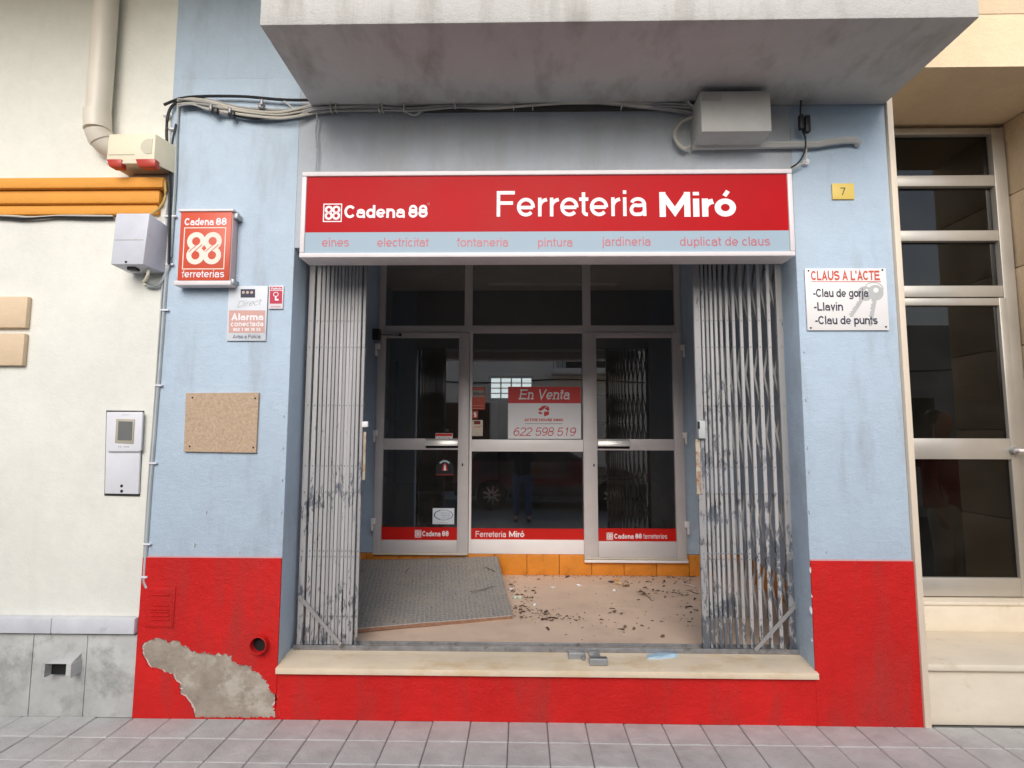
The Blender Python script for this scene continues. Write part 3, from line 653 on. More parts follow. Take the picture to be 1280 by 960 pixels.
# lobby behind
lob = MB()
lob.box(2.2, 4.6, 6.4, 6.5, .3, 3.7).box(2.2, 2.3, YDG+.5, 6.4, .3, 3.7).box(4.6, 4.7, YDG+.5, 6.4, .3, 3.7)
lob.box(2.2, 4.7, YDG+.3, 6.5, .3, z2-.01).box(2.2, 4.7, YDG+.5, 6.5, 3.7, 3.8)
lob.build('lobby_wall', mat('lobby_plaster', (.34, .29, .20), .8), rh)

# ================================================================== SHOP GLAZING
sg = thing('shop_glazing', 'aluminium glazing at the back of the doorway with two doors and centre pane', 'shop front', (0.1, YB, .4))
FY = YB-.03
def gbar(name, px, m=ALU, y0=YB-.035, y1=YB+.03, bev=.003, par=None, Y=FY): return pbox(name, m, par or sg, px, Y, y0, y1, bev)
zft = 3.29
def vbar(x0, x1, za, zb, y0, y1, m=ALU, par=None, name='frame', bev=.003): return box(name, m, par or sg, x0, x1, y0, y1, za, zb, bev)
XA = [P(x, 500, FY).x for x in (471, 478.5, 575.5, 587.5, 730, 742, 846, 853.5)]
ztb, ztt = P(655, 416, FY).z, P(655, 407, FY).z           # transom bar
zb0 = ZT+.002
mx0, mx1 = P(581, 370, FY).x, P(590.5, 370, FY).x; nx0, nx1 = P(728, 370, FY).x, P(738, 370, FY).x
vbar(XA[0], XA[1], zb0, zft, YB-.03, YB+.03); vbar(XA[6], XA[7], zb0, zft, YB-.03, YB+.03)
vbar(XA[1]+.001, XA[6]-.001, ztb, ztt, YB-.036, YB+.03, name='transom_bar')
vbar(XA[1]+.001, XA[6]-.001, 3.22, zft, YB-.03, YB+.03)
vbar(mx0, mx1, ztt+.001, 3.219, YB-.034, YB+.03, name='mullion'); vbar(nx0, nx1, ztt+.001, 3.219, YB-.034, YB+.03, name='mullion')
for a, b_ in ((XA[1], mx0), (mx1, nx0), (nx1, XA[6])): box('glass_pane', GLASS, sg, a, b_, YB-.003, YB+.003, ztt, 3.22)
# fixed centre
zc = [P(655, y, FY).z for y in (418, 549.5, 564.5, 675, 692.5)]
vbar(XA[3]-.004, P(590, 500, FY).x, zb0, ztb-.001, YB-.02, YB+.03, ALUW); vbar(P(728.5, 500, FY).x, XA[4]+.004, zb0, ztb-.001, YB-.02, YB+.03, ALUW)
cx0, cx1 = P(590, 500, FY).x+.001, P(728.5, 500, FY).x-.001
vbar(cx0, cx1, zc[2], zc[1], YB-.03, YB+.03, ALUW, name='centre_rail'); vbar(cx0, cx1, zb0, zc[3], YB-.03, YB+.03, ALUW, name='bottom_rail')
box('glass_pane', GLASS, sg, cx0, cx1, YB-.003, YB+.003, zc[1], ztb); box('glass_pane', GLASS, sg, cx0, cx1, YB-.003, YB+.003, zc[3], zc[2])
def band(par, x0, x1, y0, y1, yy=YB-.0045):
    a, b_ = P(655, y0, YB).z, P(655, y1, YB).z
    return box('red_band', mat('red_film', (.55, .012, .008), .3, var=.02), par, x0, x1, yy, yy+.001, b_, a)
cb = band(sg, cx0, cx1, 660.5, 675.5)
ptext('Ferreteria', 594, 633, 671.2, 7.4, YB, YB-.0052, PRINTW, sg, w=.13)
ptext('Miró', 636, 655.5, 671.2, 7.4, YB, YB-.0052, PRINTW, sg, w=.21)
# doors
DW = .05
def door(x0, x1, gx0, gx1, dz, side):
    dy = -.012
    rt, rm0, rm1, rb0 = [P(655, y, FY).z for y in (422.5, 548.5, 562.5, 675.5)]
    zbot = P(655, 693+dz, FY).z; ztop_ = ztb-.004
    mb = MB(); ya, yb = YB-.045+dy, YB-.002+dy
    mb.box(x0, gx0, ya, yb, zbot, ztop_).box(gx1, x1, ya, yb, zbot, ztop_)
    e = .0008
    for a, b_ in ((rt, ztop_), (rm1, rm0), (zbot, rb0)): mb.box(gx0+e, gx1-e, ya+.002, yb-.002, a, b_)
    lf_ = mb.build('door_leaf', ALU, sg, bevel=.003)
    box('glass_pane', GLASS, lf_, gx0, gx1, YB-.03, YB-.024, rm0, rt); box('glass_pane', GLASS, lf_, gx0, gx1, YB-.03, YB-.024, rb0, rm1)
    zr0, zr1 = P(655, 659, YB).z, rb0
    box('red_band', MATS['red_film'], lf_, gx0, gx1, YB-.0325, YB-.0315, zr0-.155+.0, zr0)
    box('weather_bar', mat('pale_bead', (.60, .54, .44), .5), lf_, x0-.0, x1, ya-.012, ya-.0005, zbot-.004, zbot+.012, .003)
    # pull handle: a wide bent plate with a dark slot under it
    if side < 0: h0, h1 = P(533, 555, FY).x, P(573, 555, FY).x
    else: h0, h1 = P(746.5, 555, FY).x, P(786, 555, FY).x
    h = [P(655, y, FY-.05).z for y in (550.5, 557.5, 560, 563.5)]
    HP = MB().add([(h0, ya-.0, h[0]+.012), (h1, ya-.0, h[0]+.012), (h1, ya-.035, h[0]), (h0, ya-.035, h[0]), (h1, ya-.045, h[1]), (h0, ya-.045, h[1]),
                   (h0, ya-.0, h[1]+.01), (h1, ya-.0, h[1]+.01)], [(0, 1, 2, 3), (3, 2, 4, 5), (5, 4, 7, 6), (0, 3, 5, 6), (1, 7, 4, 2)])
    HP.build('pull_handle', mat('bright_aluminium', (.85, .83, .80), .3, metal=.3), lf_, bevel=.002)
    box('handle_recess', DARK, lf_, h0, h1, ya-.004, ya-.0006, h[2]-.004, h[1]+.004)
    kx = P(578.5 if side < 0 else 742, 582, FY).x; kz = P(655, 581, FY).z
    box('keyhole', DARK, lf_, kx-.006, kx+.006, ya-.003, ya-.0004, kz-.012, kz+.012, .003)
    hx = x0 if side < 0 else x1
    for y0, y1 in ((430, 445), (538, 553), (648, 664)):
        a, b_ = P(655, y1+(0 if side < 0 else 2), FY).z, P(655, y0+(0 if side < 0 else 2), FY).z; m_ = (a+b_)/2
        box('hinge', ALUW, lf_, hx-.018, hx+.022, ya-.022, ya-.001, m_+.002, b_, .003); box('hinge', ALUW, lf_, hx-(.018 if side < 0 else -.004), hx+(.0 if side < 0 else .022), ya-.018, ya-.001, a, m_, .003)
    return lf_
dL = door(XA[0]+.004, XA[3]-.006, P(481, 500, FY).x, P(573.5, 500, FY).x, 0, -1)
dR = door(XA[4]-.012, XA[7]-.004, P(745.5, 500, FY).x, P(841, 500, FY).x, 4, 1)
yt = YB-.0335
logo88(P(519.5, 665, YB).x, P(527.5, 665, YB).x, P(520, 671, YB).z, P(520, 661.7, YB).z, yt, PRINTW, dL, fw=.07)
ptext('Cadena', 528.6, 551.5, 669.6, 6.6, YB, yt, PRINTW, dL, w=.20); ptext('88', 553, 561.5, 669.6, 6.8, YB, yt, PRINTW, dL, w=.22)
logo88(P(757.5, 669, YB).x, P(765.5, 669, YB).x, P(760, 674, YB).z, P(760, 665, YB).z, yt, PRINTW, dR, fw=.07)
ptext('Cadena', 767, 791.5, 672.6, 6.2, YB, yt, PRINTW, dR, w=.20); ptext('88', 793, 801.5, 672.6, 6.4, YB, yt, PRINTW, dR, w=.22)
ptext('ferreteries', 803, 833, 672.6, 6.2, YB, yt, PRINTW, dR, w=.11)
# base frame under right door
vbar(XA[4]-.012, XA[7]+.004, P(655, 701.5, FY).z, P(655, 698.2, FY).z, YB-.07, YB-.0245, ALUW, name='threshold_strip', bev=.002)
# door closer on the left
dc = thing('door_closer', 'small black door closer arm at the top left corner of the glazed doors', 'door closer', (P(472, 416, FY).x, YB-.1, 2.4))
q = RECT(466, 411, 475, 425, YB-.1)
box('body', BLACKP, dc, q[0], q[1], YB-.13, YB-.062, q[2], q[3], .006)
MB().tube([(q[1], YB-.09, (q[2]+q[3])/2), (q[1]+.18, YB-.075, (q[2]+q[3])/2-.003)], .005, 6).build('arm', BLACKP, dc); box('arm_pivot', BLACKP, dc, q[1]+.17, q[1]+.19, YB-.085, YB-.062, (q[2]+q[3])/2-.012, (q[2]+q[3])/2+.012, .003)

# ---- things stuck on the glass
def plate(px, Y, y0, th, m, name, label, cat, bev=.0005, group=None, ex=None):
    x0, x1, z0, z1 = RECT(*px, Y); t_ = thing(name, label, cat, ((x0+x1)/2, Y, z0), group)
    box('panel', m, t_, x0, x1, y0-th, y0, z0, z1, bev); return t_, (x0, x1, z0, z1), y0-th-.0006
sv, r_, yv = plate((635, 483.5, 726, 548.5), YB-.01, YB-.006, .008, mat('white_forex', (.90, .90, .93), .4, var=.02), 'sale_sign', 'white and red En Venta sale board with phone number on the centre pane', 'sign')
zz = P(680, 504, YB-.01).z
box('red_header', mat('sale_red', (.66, .025, .02), .35, var=.02), sv, r_[0], r_[1], yv-.0006, yv, zz, r_[3])
ya_ = yv-.0012
ptext('En Venta', 648, 712, 499.3, 12.5, YB-.01, ya_, PRINTW, sv, w=.15, shear=.2, serif=True)
ptext('622 598 519', 641, 719, 544.8, 10.4, YB-.01, yv, PRINTR, sv, w=.10, shear=.2, serif=False)
ptext('ACTIVE HOUSE INMO', 655.5, 704, 526.6, 3.4, YB-.01, yv, PRINTR, sv, w=.24)
box('small_print', PRINTG, sv, *[P(x, 528, YB-.01).x for x in (656, 703)], yv-.0003, yv, P(680, 530, YB-.01).z, P(680, 529.2, YB-.01).z)
def poly(pts, Y, y, m, par, name='emblem'):
    q = [(P(a, b_, Y).x, P(a, b_, Y).z) for a, b_ in pts]; return MB().prism(q, y-.0004, y).build(name, m, par)
poly([(672.5, 512), (678, 507.5), (684, 506.8), (679.5, 511.5), (676, 513.8)], YB-.01, yv, PRINTR, sv); poly([(680.5, 511), (685, 507.5), (687, 512), (684.5, 514), (682.5, 511.8)], YB-.01, yv, PRINTR, sv)
poly([(673, 514.5), (677.5, 515.5), (677.5, 518), (673.5, 517)], YB-.01, yv, PRINTR, sv); poly([(680, 514.5), (686.5, 514.5), (686, 518.5), (680, 520.5)], YB-.01, yv, PRINTR, sv)
yg = YB-.0035
t1, r_, yv = plate((589.5, 484, 606.5, 512), YB, yg, .0012, mat('orange_sticker', (.56, .10, .06), .45), 'window_sticker', 'orange shop sticker with a grey name strip at the left edge of the centre pane', 'sticker')
zz0, zz1 = P(597, 496, YB).z, P(597, 488, YB).z
box('name_strip', mat('grey_strip', (.45, .42, .36), .6), t1, r_[0]+.002, r_[1]-.01, yv-.0004, yv, zz0, zz1); ptext('Miró', 591.5, 605, 494.6, 5, YB, yv-.001, PRINTK, t1, w=.16)
for yy in (486, 507, 510.5): ptext('--------', 591, 604, yy+.9, 2, YB, yv, mat('pink_print', (.75, .45, .38), .5), t1, w=.3)
t1, r_, yv = plate((590, 513.5, 597.5, 523), YB, yg, .0012, MATS['orange_sticker'], 'window_sticker', 'tiny red and white sticker below the orange one on the centre pane', 'sticker')
ptext('S', 592, 595.8, 521.5, 6, YB, yv, PRINTW, t1, w=.3)
t1, r_, yv = plate((590, 525, 603.5, 545), YB, yg, .0012, mat('ivory_sticker', (.66, .60, .48), .5), 'window_sticker', 'ivory alarm sticker with dark red top, lowest in the column on the centre pane', 'sticker')
box('dark_header', mat('dark_red_print', (.20, .02, .02), .5), t1, *[P(x, 528, YB).x for x in (592.5, 600.5)], yv-.0004, yv, P(597, 530.5, YB).z, P(597, 526, YB).z)
ptext('Direct', 592, 602, 535.5, 3.4, YB, yv, PRINTR, t1, w=.12, shear=.3, rise=.1)
for yy in (538.5, 541, 543.5): ptext('------', 592, 602, yy, 2, YB, yv, PRINTG, t1, w=.3)
yd_ = YB-.0305
t1, r_, yv = plate((541, 635, 568, 655), YB-.02, yd_, .0012, mat('pale_blue_card', (.68, .74, .80), .5), 'window_sticker', 'pale card with a blue oval low on the left glazed door', 'sticker')
mbz = MB(); cc = P(554.5, 643.5, YB-.02)
strip(mbz, arc(0, 0, 1, 1, 0, 360, 30)[:-1], 1, .07, lambda u, v: (cc.x+u*.083, cc.z+v*.044), yv); strip(mbz, arc(0, 0, 1, 1, 90, 270, 12), 0, .12, lambda u, v: (cc.x-.028+u*.05, cc.z+v*.036), yv-.0002)
mbz.build('oval_emblem', mat('navy_print', (.10, .12, .28), .5), t1)
for k, yy in enumerate((642, 645, 648)): ptext('-------', 551+k, 563, yy, 2.2, YB-.02, yv, MATS['navy_print'], t1, w=.22)
ptext('---------', 549, 561, 653.8, 1.8, YB-.02, yv, PRINTP, t1, w=.2)
# round helper sticker with bell figure on left door
t1 = thing('window_sticker', 'black arched sticker with white arc and red figure on the left glazed door', 'sticker', (P(556, 590, YB).x, YB, 1.2))
poly([(545, 594), (545, 584), (547.5, 578), (552, 574.6), (556.5, 573.8), (561, 575), (565.5, 579), (567.5, 585), (567.5, 594)], YB-.02, yd_, mat('black_print', (.01, .01, .012), .4), t1, 'panel')
mbz = MB(); cc = P(556, 584, YB-.02); strip(mbz, arc(0, 0, 1, 1, 40, 140, 12), 0, .26, lambda u, v: (cc.x+u*.055, cc.z+v*.055), yd_-.0014); mbz.build('arc_print', mat('pale_blue_print', (.45, .58, .66), .5), t1)
poly([(552.5, 588), (554.5, 580.5), (556.3, 578.8), (558, 580.5), (560, 588)], YB-.02, yd_-.0012, PRINTR, t1, 'figure'); poly([(555, 588), (555.4, 583), (556.3, 580.5), (557.4, 583), (557.9, 588)], YB-.02, yd_-.002, PRINTW, t1, 'figure')
poly([(545, 592.6), (567.5, 592.6), (567.5, 594), (545, 594)], YB-.02, yd_-.0012, mat('dark_red2_print', (.22, .02, .02), .5), t1, 'red_line')
t1, r_, yv = plate((544.5, 541.5, 566, 549), YB-.02, yd_, .0012, PAPER, 'window_sticker', 'narrow red and white label just above the left pull handle', 'sticker')
box('red_header', PRINTR, t1, r_[0]+.002, r_[1]-.004, yv-.0004, yv, (r_[2]+r_[3])/2, r_[3]-.003); ptext('----', 548, 563, 548.3, 2.6, YB-.02, yv, PRINTG, t1, w=.3)

# ---- inside of the shop
si = thing('shop_interior', 'dim empty shop room seen through the glass, grey floor and bare walls', 'room', (0, 8, .4))
FI = ZT
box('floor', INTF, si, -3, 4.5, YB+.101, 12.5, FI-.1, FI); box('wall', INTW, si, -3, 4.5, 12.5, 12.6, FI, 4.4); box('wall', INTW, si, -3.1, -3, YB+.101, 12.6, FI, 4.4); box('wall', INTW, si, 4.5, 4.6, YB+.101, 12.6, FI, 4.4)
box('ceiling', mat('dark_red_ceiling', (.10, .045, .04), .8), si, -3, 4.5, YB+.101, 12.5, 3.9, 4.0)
x0, x1, z0, z1 = RECT(613, 472, 665, 498, 12.4)
wf = box('back_window', DARK, si, x0-.05, x1+.05, 12.46, 12.499, z0-.05, z1+.05)
for i in range(4):
    for j in range(4):
        if (i, j) == (3, 0): pass
        w_, h_ = (x1-x0)/4, (z1-z0)/4
        box('pane', DAYPANE, wf, x0+i*w_+.015, x0+(i+1)*w_-.015, 12.45, 12.458, z0+j*h_+.012, z0+(j+1)*h_-.012)
x0, x1, z0, z1 = RECT(622, 499, 650, 556, 12.4)
box('back_door', DARK, si, x0, x1, 12.45, 12.499, FI, z1)
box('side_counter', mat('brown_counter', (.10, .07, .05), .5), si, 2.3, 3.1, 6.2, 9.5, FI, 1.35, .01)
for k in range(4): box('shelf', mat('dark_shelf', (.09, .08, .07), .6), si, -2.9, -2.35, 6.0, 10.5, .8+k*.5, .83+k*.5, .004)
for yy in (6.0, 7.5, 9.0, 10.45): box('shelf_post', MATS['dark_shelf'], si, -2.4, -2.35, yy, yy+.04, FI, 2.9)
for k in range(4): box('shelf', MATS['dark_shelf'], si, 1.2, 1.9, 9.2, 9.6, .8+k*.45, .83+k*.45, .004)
MB().tube([(-.5, 8, 3.7), (1.4, 8, 3.7)], .02, 8).build('lamp_tube', WHITEP, si, smooth=True)

# ================================================================== FOLDING GATES
def gate(label, topx, botx, widths, rows, label_post, xpost):
    g = thing('folding_gate', label, 'gate', (P(botx[0], 804, YG).x, YG, ZF), 'folding gates')
    zt, zb_ = ZL+.03, ZF+.035
    X = [ (P(a, 335, YG).x+P(b_, 800, YG).x)/2 for a, b_ in zip(topx, botx)]
    X = [P(b_, 800, YG).x*.5 + P(a, 335, YG).x*.5 for a, b_ in zip(topx, botx)]
    for i, (x, w) in enumerate(zip(X, widths)):
        w = w/209.0; dp = .012 if w < .028 else .022
        tl = random.uniform(-.0025, .0025)
        lo = [(x-w/2+tl, YG-dp/2, zb_), (x+w/2+tl, YG-dp/2, zb_), (x+w/2+tl, YG+dp/2, zb_), (x-w/2+tl, YG+dp/2, zb_)]
        mid = [(a[0]-tl*1.6+random.uniform(-.002, .002), a[1]+.0, (zb_+zt)/2) for a in lo]; hi = [(a[0]-tl*.5, a[1], zt) for a in lo]
        mb = MB().add(lo+mid+hi, [(3, 2, 1, 0), (8, 9, 10, 11)]+[(k, (k+1) % 4, (k+1) % 4+4, k+4) for k in range(4)]+[(k+4, (k+1) % 4+4, (k+1) % 4+8, k+8) for k in range(4)])
        mb.build('gate_post' if w > .028 else 'slat', GATE, g, bevel=.0025, seg=1)
    rv = MB()
    for i in range(len(X)-1):
        xa_, xb_ = X[i], X[i+1]
        for r0, r1 in rows:
            za, zb2 = P(650, r0, YG).z, P(650, r1, YG).z
            for s_ in (0, 1):
                p0 = (xa_ if s_ == 0 else xb_); p1 = (xb_ if s_ == 0 else xa_); yy = YG+.022+.008*s_; hw = .0062
                MB().hexa([(p0-hw, yy, za), (p0+hw, yy, za), (p0+hw, yy+.005, za), (p0-hw, yy+.005, za)], [(p1-hw, yy, zb2), (p1+hw, yy, zb2), (p1+hw, yy+.005, zb2), (p1-hw, yy+.005, zb2)]).build('lattice_bar', GATE2, g)
    for i in range(len(X)):
        for r in sorted({q for rr in rows for q in rr}):
            z = P(650, r, YG).z
            if z > zt-.02 or z < zb_+.02: continue
            y0 = YG-(.006 if widths[i] < 6 else .011)
            rv.lathe([(.0, -.003), (.0035, -.0025), (.005, 0)], X[i], y0, z, 8)
    rv.build('rivet', STEEL, g, smooth=True, kind='stuff')
    return g, X
rows = [(328, 401), (434, 507), (507, 583), (616, 690), (697, 772)]
gl, GX = gate('white painted folding gate pushed to the left side of the doorway, almost fully closed up', (389, 398.5, 405, 410.6, 416, 420.4, 424.7, 428.8, 433, 437, 441, 445.7, 450, 455.5),
     (377.5, 385, 391, 396.5, 402, 407, 412, 417, 421.5, 426, 431, 435.5, 440.5, 446.5), (7, 5, 4.6, 4.2, 4.2, 3.8, 3.6, 3.6, 3.6, 3.6, 3.8, 4, 4, 3.6), rows, '', 0)
gr, GX2 = gate('white painted folding gate at the right side of the doorway, half stretched with open lattice', (872.5, 881, 886.5, 892, 897.5, 903.5, 910.5, 918.5, 928, 938, 949, 960.5, 973.5),
     (878.5, 885.5, 890.5, 896, 902, 909, 917, 926, 936, 948, 961, 974.5, 990), (8, 3.4, 3.4, 3.3, 3.3, 3.5, 3.7, 3.9, 4.1, 4.2, 4.2, 4.4, 9), rows, '', 0)
# guide rails (track), braces, locks
tr0, tr1 = P(372, 805, YG).x-.01, P(996, 812, YG).x+.004
gt = thing('gate_track', 'worn steel floor track of the folding gates along the stone sill', 'track', (tr0, YG, ZF))
box('rail', STEEL, gt, tr0, tr1, YG-.042, YG-.032, ZF+.0182, ZF+.045, .002); box('rail', STEEL, gt, tr0, tr1, YG+.040, YG+.050, ZF+.0182, ZF+.040, .002); box('track_bed', mat('dark_track', (.10, .09, .085), .7, var=.3, scale=20), gt, tr0, tr1, YG-.031, YG+.021, ZF+.0182, ZF+.022)
box('rail', STEEL, gt, tr0, tr1, YG-.05, YG+.05, ZL-.005, ZL+.03, .002)
def brace(p0, p1, par):
    a, b_ = P(*p0, YG-.05), P(*p1, YG-.05); d_ = (b_-a).normalized(); n_ = Vector((-d_.z, 0, d_.x))*.010
    q = [a-n_, a+n_, b_+n_, b_-n_]
    MB().prism([(v.x, v.z) for v in q], YG-.052, YG-.046).build('brace', mat('brace_steel', (.34, .33, .33), .5, metal=.3, var=.12), par)
brace((373.5, 745), (426, 806), gl); brace((994, 757.5), (944, 813), gr)
# lock on the left gate edge and on the right one
lk = RECT(453, 527, 460.5, 534, YG-.02); box('lock', PAINTW, gl, lk[0], lk[1], YG-.035, YG-.009, lk[2], lk[3], .003)
rs = RECT(453.3, 540, 456.5, 600, YG-.02); box('bare_strip', mat('rusty_strip', (.40, .35, .27), .7, var=.3, scale=12, col2=(.30, .12, .05), m2=(.5, .6), s2=14), gl, rs[0], rs[1], YG-.013, YG-.0075, rs[2], rs[3])
rs = RECT(870.5, 549, 876, 618, YG-.02); box('bare_strip', MATS['rusty_strip'], gr, rs[0], rs[1], YG-.016, YG-.0115, rs[2], rs[3])
lk = RECT(872, 526, 880.5, 548, YG-.02); box('lock', mat('lock_plate', (.48, .50, .50), .5), gr, lk[0], lk[1], YG-.04, YG-.012, lk[2], lk[3], .002)
lk = RECT(871.5, 527, 874, 536, YG-.03); box('lock_slot', DARK, gr, lk[0], lk[1], YG-.042, YG-.0405, lk[2], lk[3])

# ================================================================== BIG SIGN
YS = 2.95
sx = RECT(376, 213, 992, 321, YS)
bs = thing('shop_sign', 'long red light box sign reading Ferreteria Miró above the doorway', 'sign', ((sx[0]+sx[1])/2, YS, sx[2]))
bt = .026
mb = MB(); X0, X1s, Z0, Z1 = sx
FRM = mat('white_sign_frame', (.78, .72, .72), .4, var=.06, scale=9)
mb.box(X0, X1s, YS-.004, YF-.004, Z1-bt, Z1).box(X0, X1s, YS-.004, YF-.004, Z0, Z0+bt).box(X0, X0+bt, YS-.0035, YF-.005, Z0+bt+.0005, Z1-bt-.0005).box(X1s-bt, X1s, YS-.0035, YF-.005, Z0+bt+.0005, Z1-bt-.0005)
mb.build('frame', FRM, bs, bevel=.005)
box('back_box', BOXG, bs, X0+.01, X1s-.01, YS+.02, YF-.006, Z0+.01, Z1-.01)
zs = (P(500, 289.5, YS).z)
box('red_face', SIGNRED, bs, X0+bt, X1s-bt, YS+.006, YS+.012, zs, Z1-bt); box('grey_face', SIGNGREY, bs, X0+bt, X1s-bt, YS+.006, YS+.012, Z0+bt, zs-.0005)
yt = YS+.0052
def st(s, a, b_, yb, H, m=PRINTW, **k): return ptext(s, a, b_, yb, H, YS+.006, yt, m, bs, **k)
st('Ferreteria', 618, 811, 270.5, 32, w=.135); st('Miró', 823, 921, 271, 31, w=.215)
st('Cadena', 430, 507, 272.5, 16, w=.20); st('88', 510, 535, 272.5, 16.2, w=.22)
mbz = MB(); c_ = P(535.5, 254.5, YS); strip(mbz, arc(0, 0, 1, 1, 0, 360, 12)[:-1], 1, .4, lambda u, v: (c_.x+u*.006, c_.z+v*.006), yt); mbz.build('ring_mark', PRINTP, bs)
q = RECT(403.5, 254, 427, 277, YS); logo88(q[0], q[1], q[2], q[3], yt, PRINTW, bs, fw=.055, gap=SIGNRED)
for s_, a, b_ in (('eines', 402, 436.5), ('electricitat', 471, 536), ('fontaneria', 571, 636), ('pintura', 671.5, 716.5), ('jardineria', 752.5, 814), ('duplicat de claus', 849.5, 963)):
    st(s_, a, b_, 308.3 if a < 700 else 307.2, 11.2, PRINTP, w=.125)

# ================================================================== SMALL LIGHT BOX SIGN AT LEFT
YL = 3.035
q = RECT(221, 262, 291, 357, YL); lb = thing('light_box_sign', 'small orange red light box with a white double eight emblem on the blue wall', 'sign', ((q[0]+q[1])/2, YL, q[2]))
a0 = P(226, 265, YL).x; 
box('box_body', mat('pink_frame', (.66, .48, .47), .4), lb, q[0]+.012, q[1]-.008, YL+.002, YF-.004, q[2]+.012, q[3]-.006, .004)
box('face', ORRED, lb, q[0]+.016, q[1]-.012, YL-.004, YL+.001, q[2]+.03, q[3]-.012, .001)
box('rim', mat('white_rim', (.74, .68, .68), .4), lb, q[0]+.003, q[1], YL-.012, YF-.006, q[3]-.014, q[3], .003); box('rim', MATS['white_rim'], lb, q[0], q[1]+.004, YL-.012, YF-.006, q[2], q[2]+.026, .004)
box('bracket', GALV, lb, q[1]-.008, q[1]+.014, YF-.06, YF-.001, q[3]-.05, q[3]-.02, .002); box('bracket', GALV, lb, q[1]-.008, q[1]+.010, YF-.06, YF-.001, q[2]+.01, q[2]+.04, .002)
yt = YL-.0046
def lt(s, a, b_, yb, H, **k): return ptext(s, a, b_, yb, H, YL, yt, PRINTW, lb, **k)
lt('Cadena', 231, 268, 282, 9, w=.20); lt('88', 270, 284, 282, 9.3, w=.22)
lt('ferreterias', 227.5, 281, 347, 9, w=.14)
q2 = RECT(229.5, 284.5, 282, 337, YL); logo88(*q2, yt, mat('cream_print', (.84, .72, .62), .4), lb, fw=.022, gap=ORRED)

# ---- alarm notice, small notice, chipboard, yellow number, keys sign
an, r_, yv = plate((284.5, 357.5, 333.5, 426), YF-.01, YF-.006, .005, mat('pale_plastic_notice', (.66, .69, .73), .45), 'alarm_notice', 'white and faded salmon alarm notice on the blue wall under the light box', 'sign')
poly([(286.5, 388), (331.5, 388), (330.8, 416), (286, 416)], YF-.01, yv, SALMON, an, 'salmon_panel')
poly([(301, 361.5), (319, 361.5), (319, 372), (301, 372)], YF-.01, yv, PRINTK, an, 'dark_panel')
for k in range(3):
    mbz = MB(); c_ = P(304.4+k*5.2, 365.6, YF-.01); mbz.lathe([(0, 0), (.0085, 0)], c_.x, yv-.0008, c_.z, 12); mbz.build('dot_print', mat('beige_print', (.55, .42, .36), .5), an)
ptext('Direct', 296, 325, 384.5, 8, YF-.01, yv, mat('faint_print', (.36, .33, .33), .5), an, w=.07, shear=.35, rise=.12)
ya_ = yv-.001
ptext('Alarma', 289, 330, 400.5, 8.6, YF-.01, ya_, PRINTW, an, w=.22); ptext('conectada', 288.5, 330, 408, 6.5, YF-.01, ya_, PRINTW, an, w=.17)
ptext('902 1 90 76 55', 291.5, 326, 414, 4, YF-.01, ya_, PRINTW, an, w=.24); ptext('Aviso a Policía', 291, 326, 423, 4.6, YF-.01, yv, PRINTK, an, w=.13)
sn, r_, yv = plate((336, 357, 354, 386), YF-.01, YF-.006, .004, mat('white_notice', (.74, .68, .70), .45), 'small_notice', 'small crimson and white notice beside the alarm notice', 'sign')
poly([(337.5, 363.5), (352.8, 363.5), (352.5, 379.5), (337.3, 379.5)], YF-.01, yv, mat('crimson', (.50, .02, .06), .4), sn, 'crimson_panel'); poly([(337.5, 358.5), (352.8, 358.5), (352.8, 362.4), (337.5, 362.4)], YF-.01, yv, MATS['crimson'], sn, 'crimson_panel')
ptext('Vigilado', 338.5, 352, 362, 2.8, YF-.01, yv-.001, PRINTW, sn, w=.2)
mbz = MB(); c_ = P(345, 368, YF-.01); strip(mbz, arc(0, 0, 1, 1, 0, 360, 14)[:-1], 1, .3, lambda u, v: (c_.x+u*.014, c_.z+v*.012), yv-.001); strip(mbz, [(0, -1), (0, -2.6), (1.4, -2.6)], 0, .8, lambda u, v: (c_.x+u*.012, c_.z+v*.012), yv-.0012); mbz.build('figure_print', PRINTW, sn)
ptext('-----', 338.5, 351, 384.6, 3, YF-.01, yv, PRINTR, sn, w=.2)
bd = thing('chipboard_panel', 'bare chipboard rectangle screwed flat on the blue wall', 'board', (P(278, 565, YF).x, YF, 1.4))
q = pp([(234.5, 491.5), (325, 491), (321.5, 566), (231.5, 564.5)]); MB().prism(q, YF-.016, YF-.0005).build('board', CHIPB, bd, bevel=.001, seg=1)
for s_ in ((240.5, 497), (319, 498), (237, 558), (316.5, 559.5)):
    c_ = P(*s_, YF-.016); MB().lathe([(0, -.0015), (.005, -.001), (.006, .001)], c_.x, YF-.0162, c_.z, 10).build('screw', DARK, bd)
hn, r_, yv = plate((1040.5, 229, 1068, 249), YF-.01, YF-.005, .004, YELLOW, 'house_number', 'yellow house number plate with a black 7 on the right blue wall', 'sign', bev=.002)
ptext('7', 1050, 1057.5, 243.8, 9.4, YF-.01, yv, PRINTK, hn, w=.12)
ks_ = thing('keys_sign', 'white enamel sign CLAUS A L\'ACTE listing key types, with a grey keys picture', 'sign', (P(1058, 412, YF).x, YF, 2.1))
q = RECT(1007.5, 335.5, 1109.5, 413, YF-.01); box('panel', mat('white_enamel_sign', (.84, .81, .79), .3, var=.03), ks_, q[0], q[1], YF-.012, YF-.004, q[2], q[3], .003)
yv = YF-.0126
def kt(s, a, b_, yb, H, m, **k): return ptext(s, a, b_, yb, H, YF-.01, yv, m, ks_, **k)
kt("CLAUS A L'ACTE", 1013.5, 1100, 350.5, 12, mat('sign_orange_red_print', (.62, .09, .05), .4), w=.20)
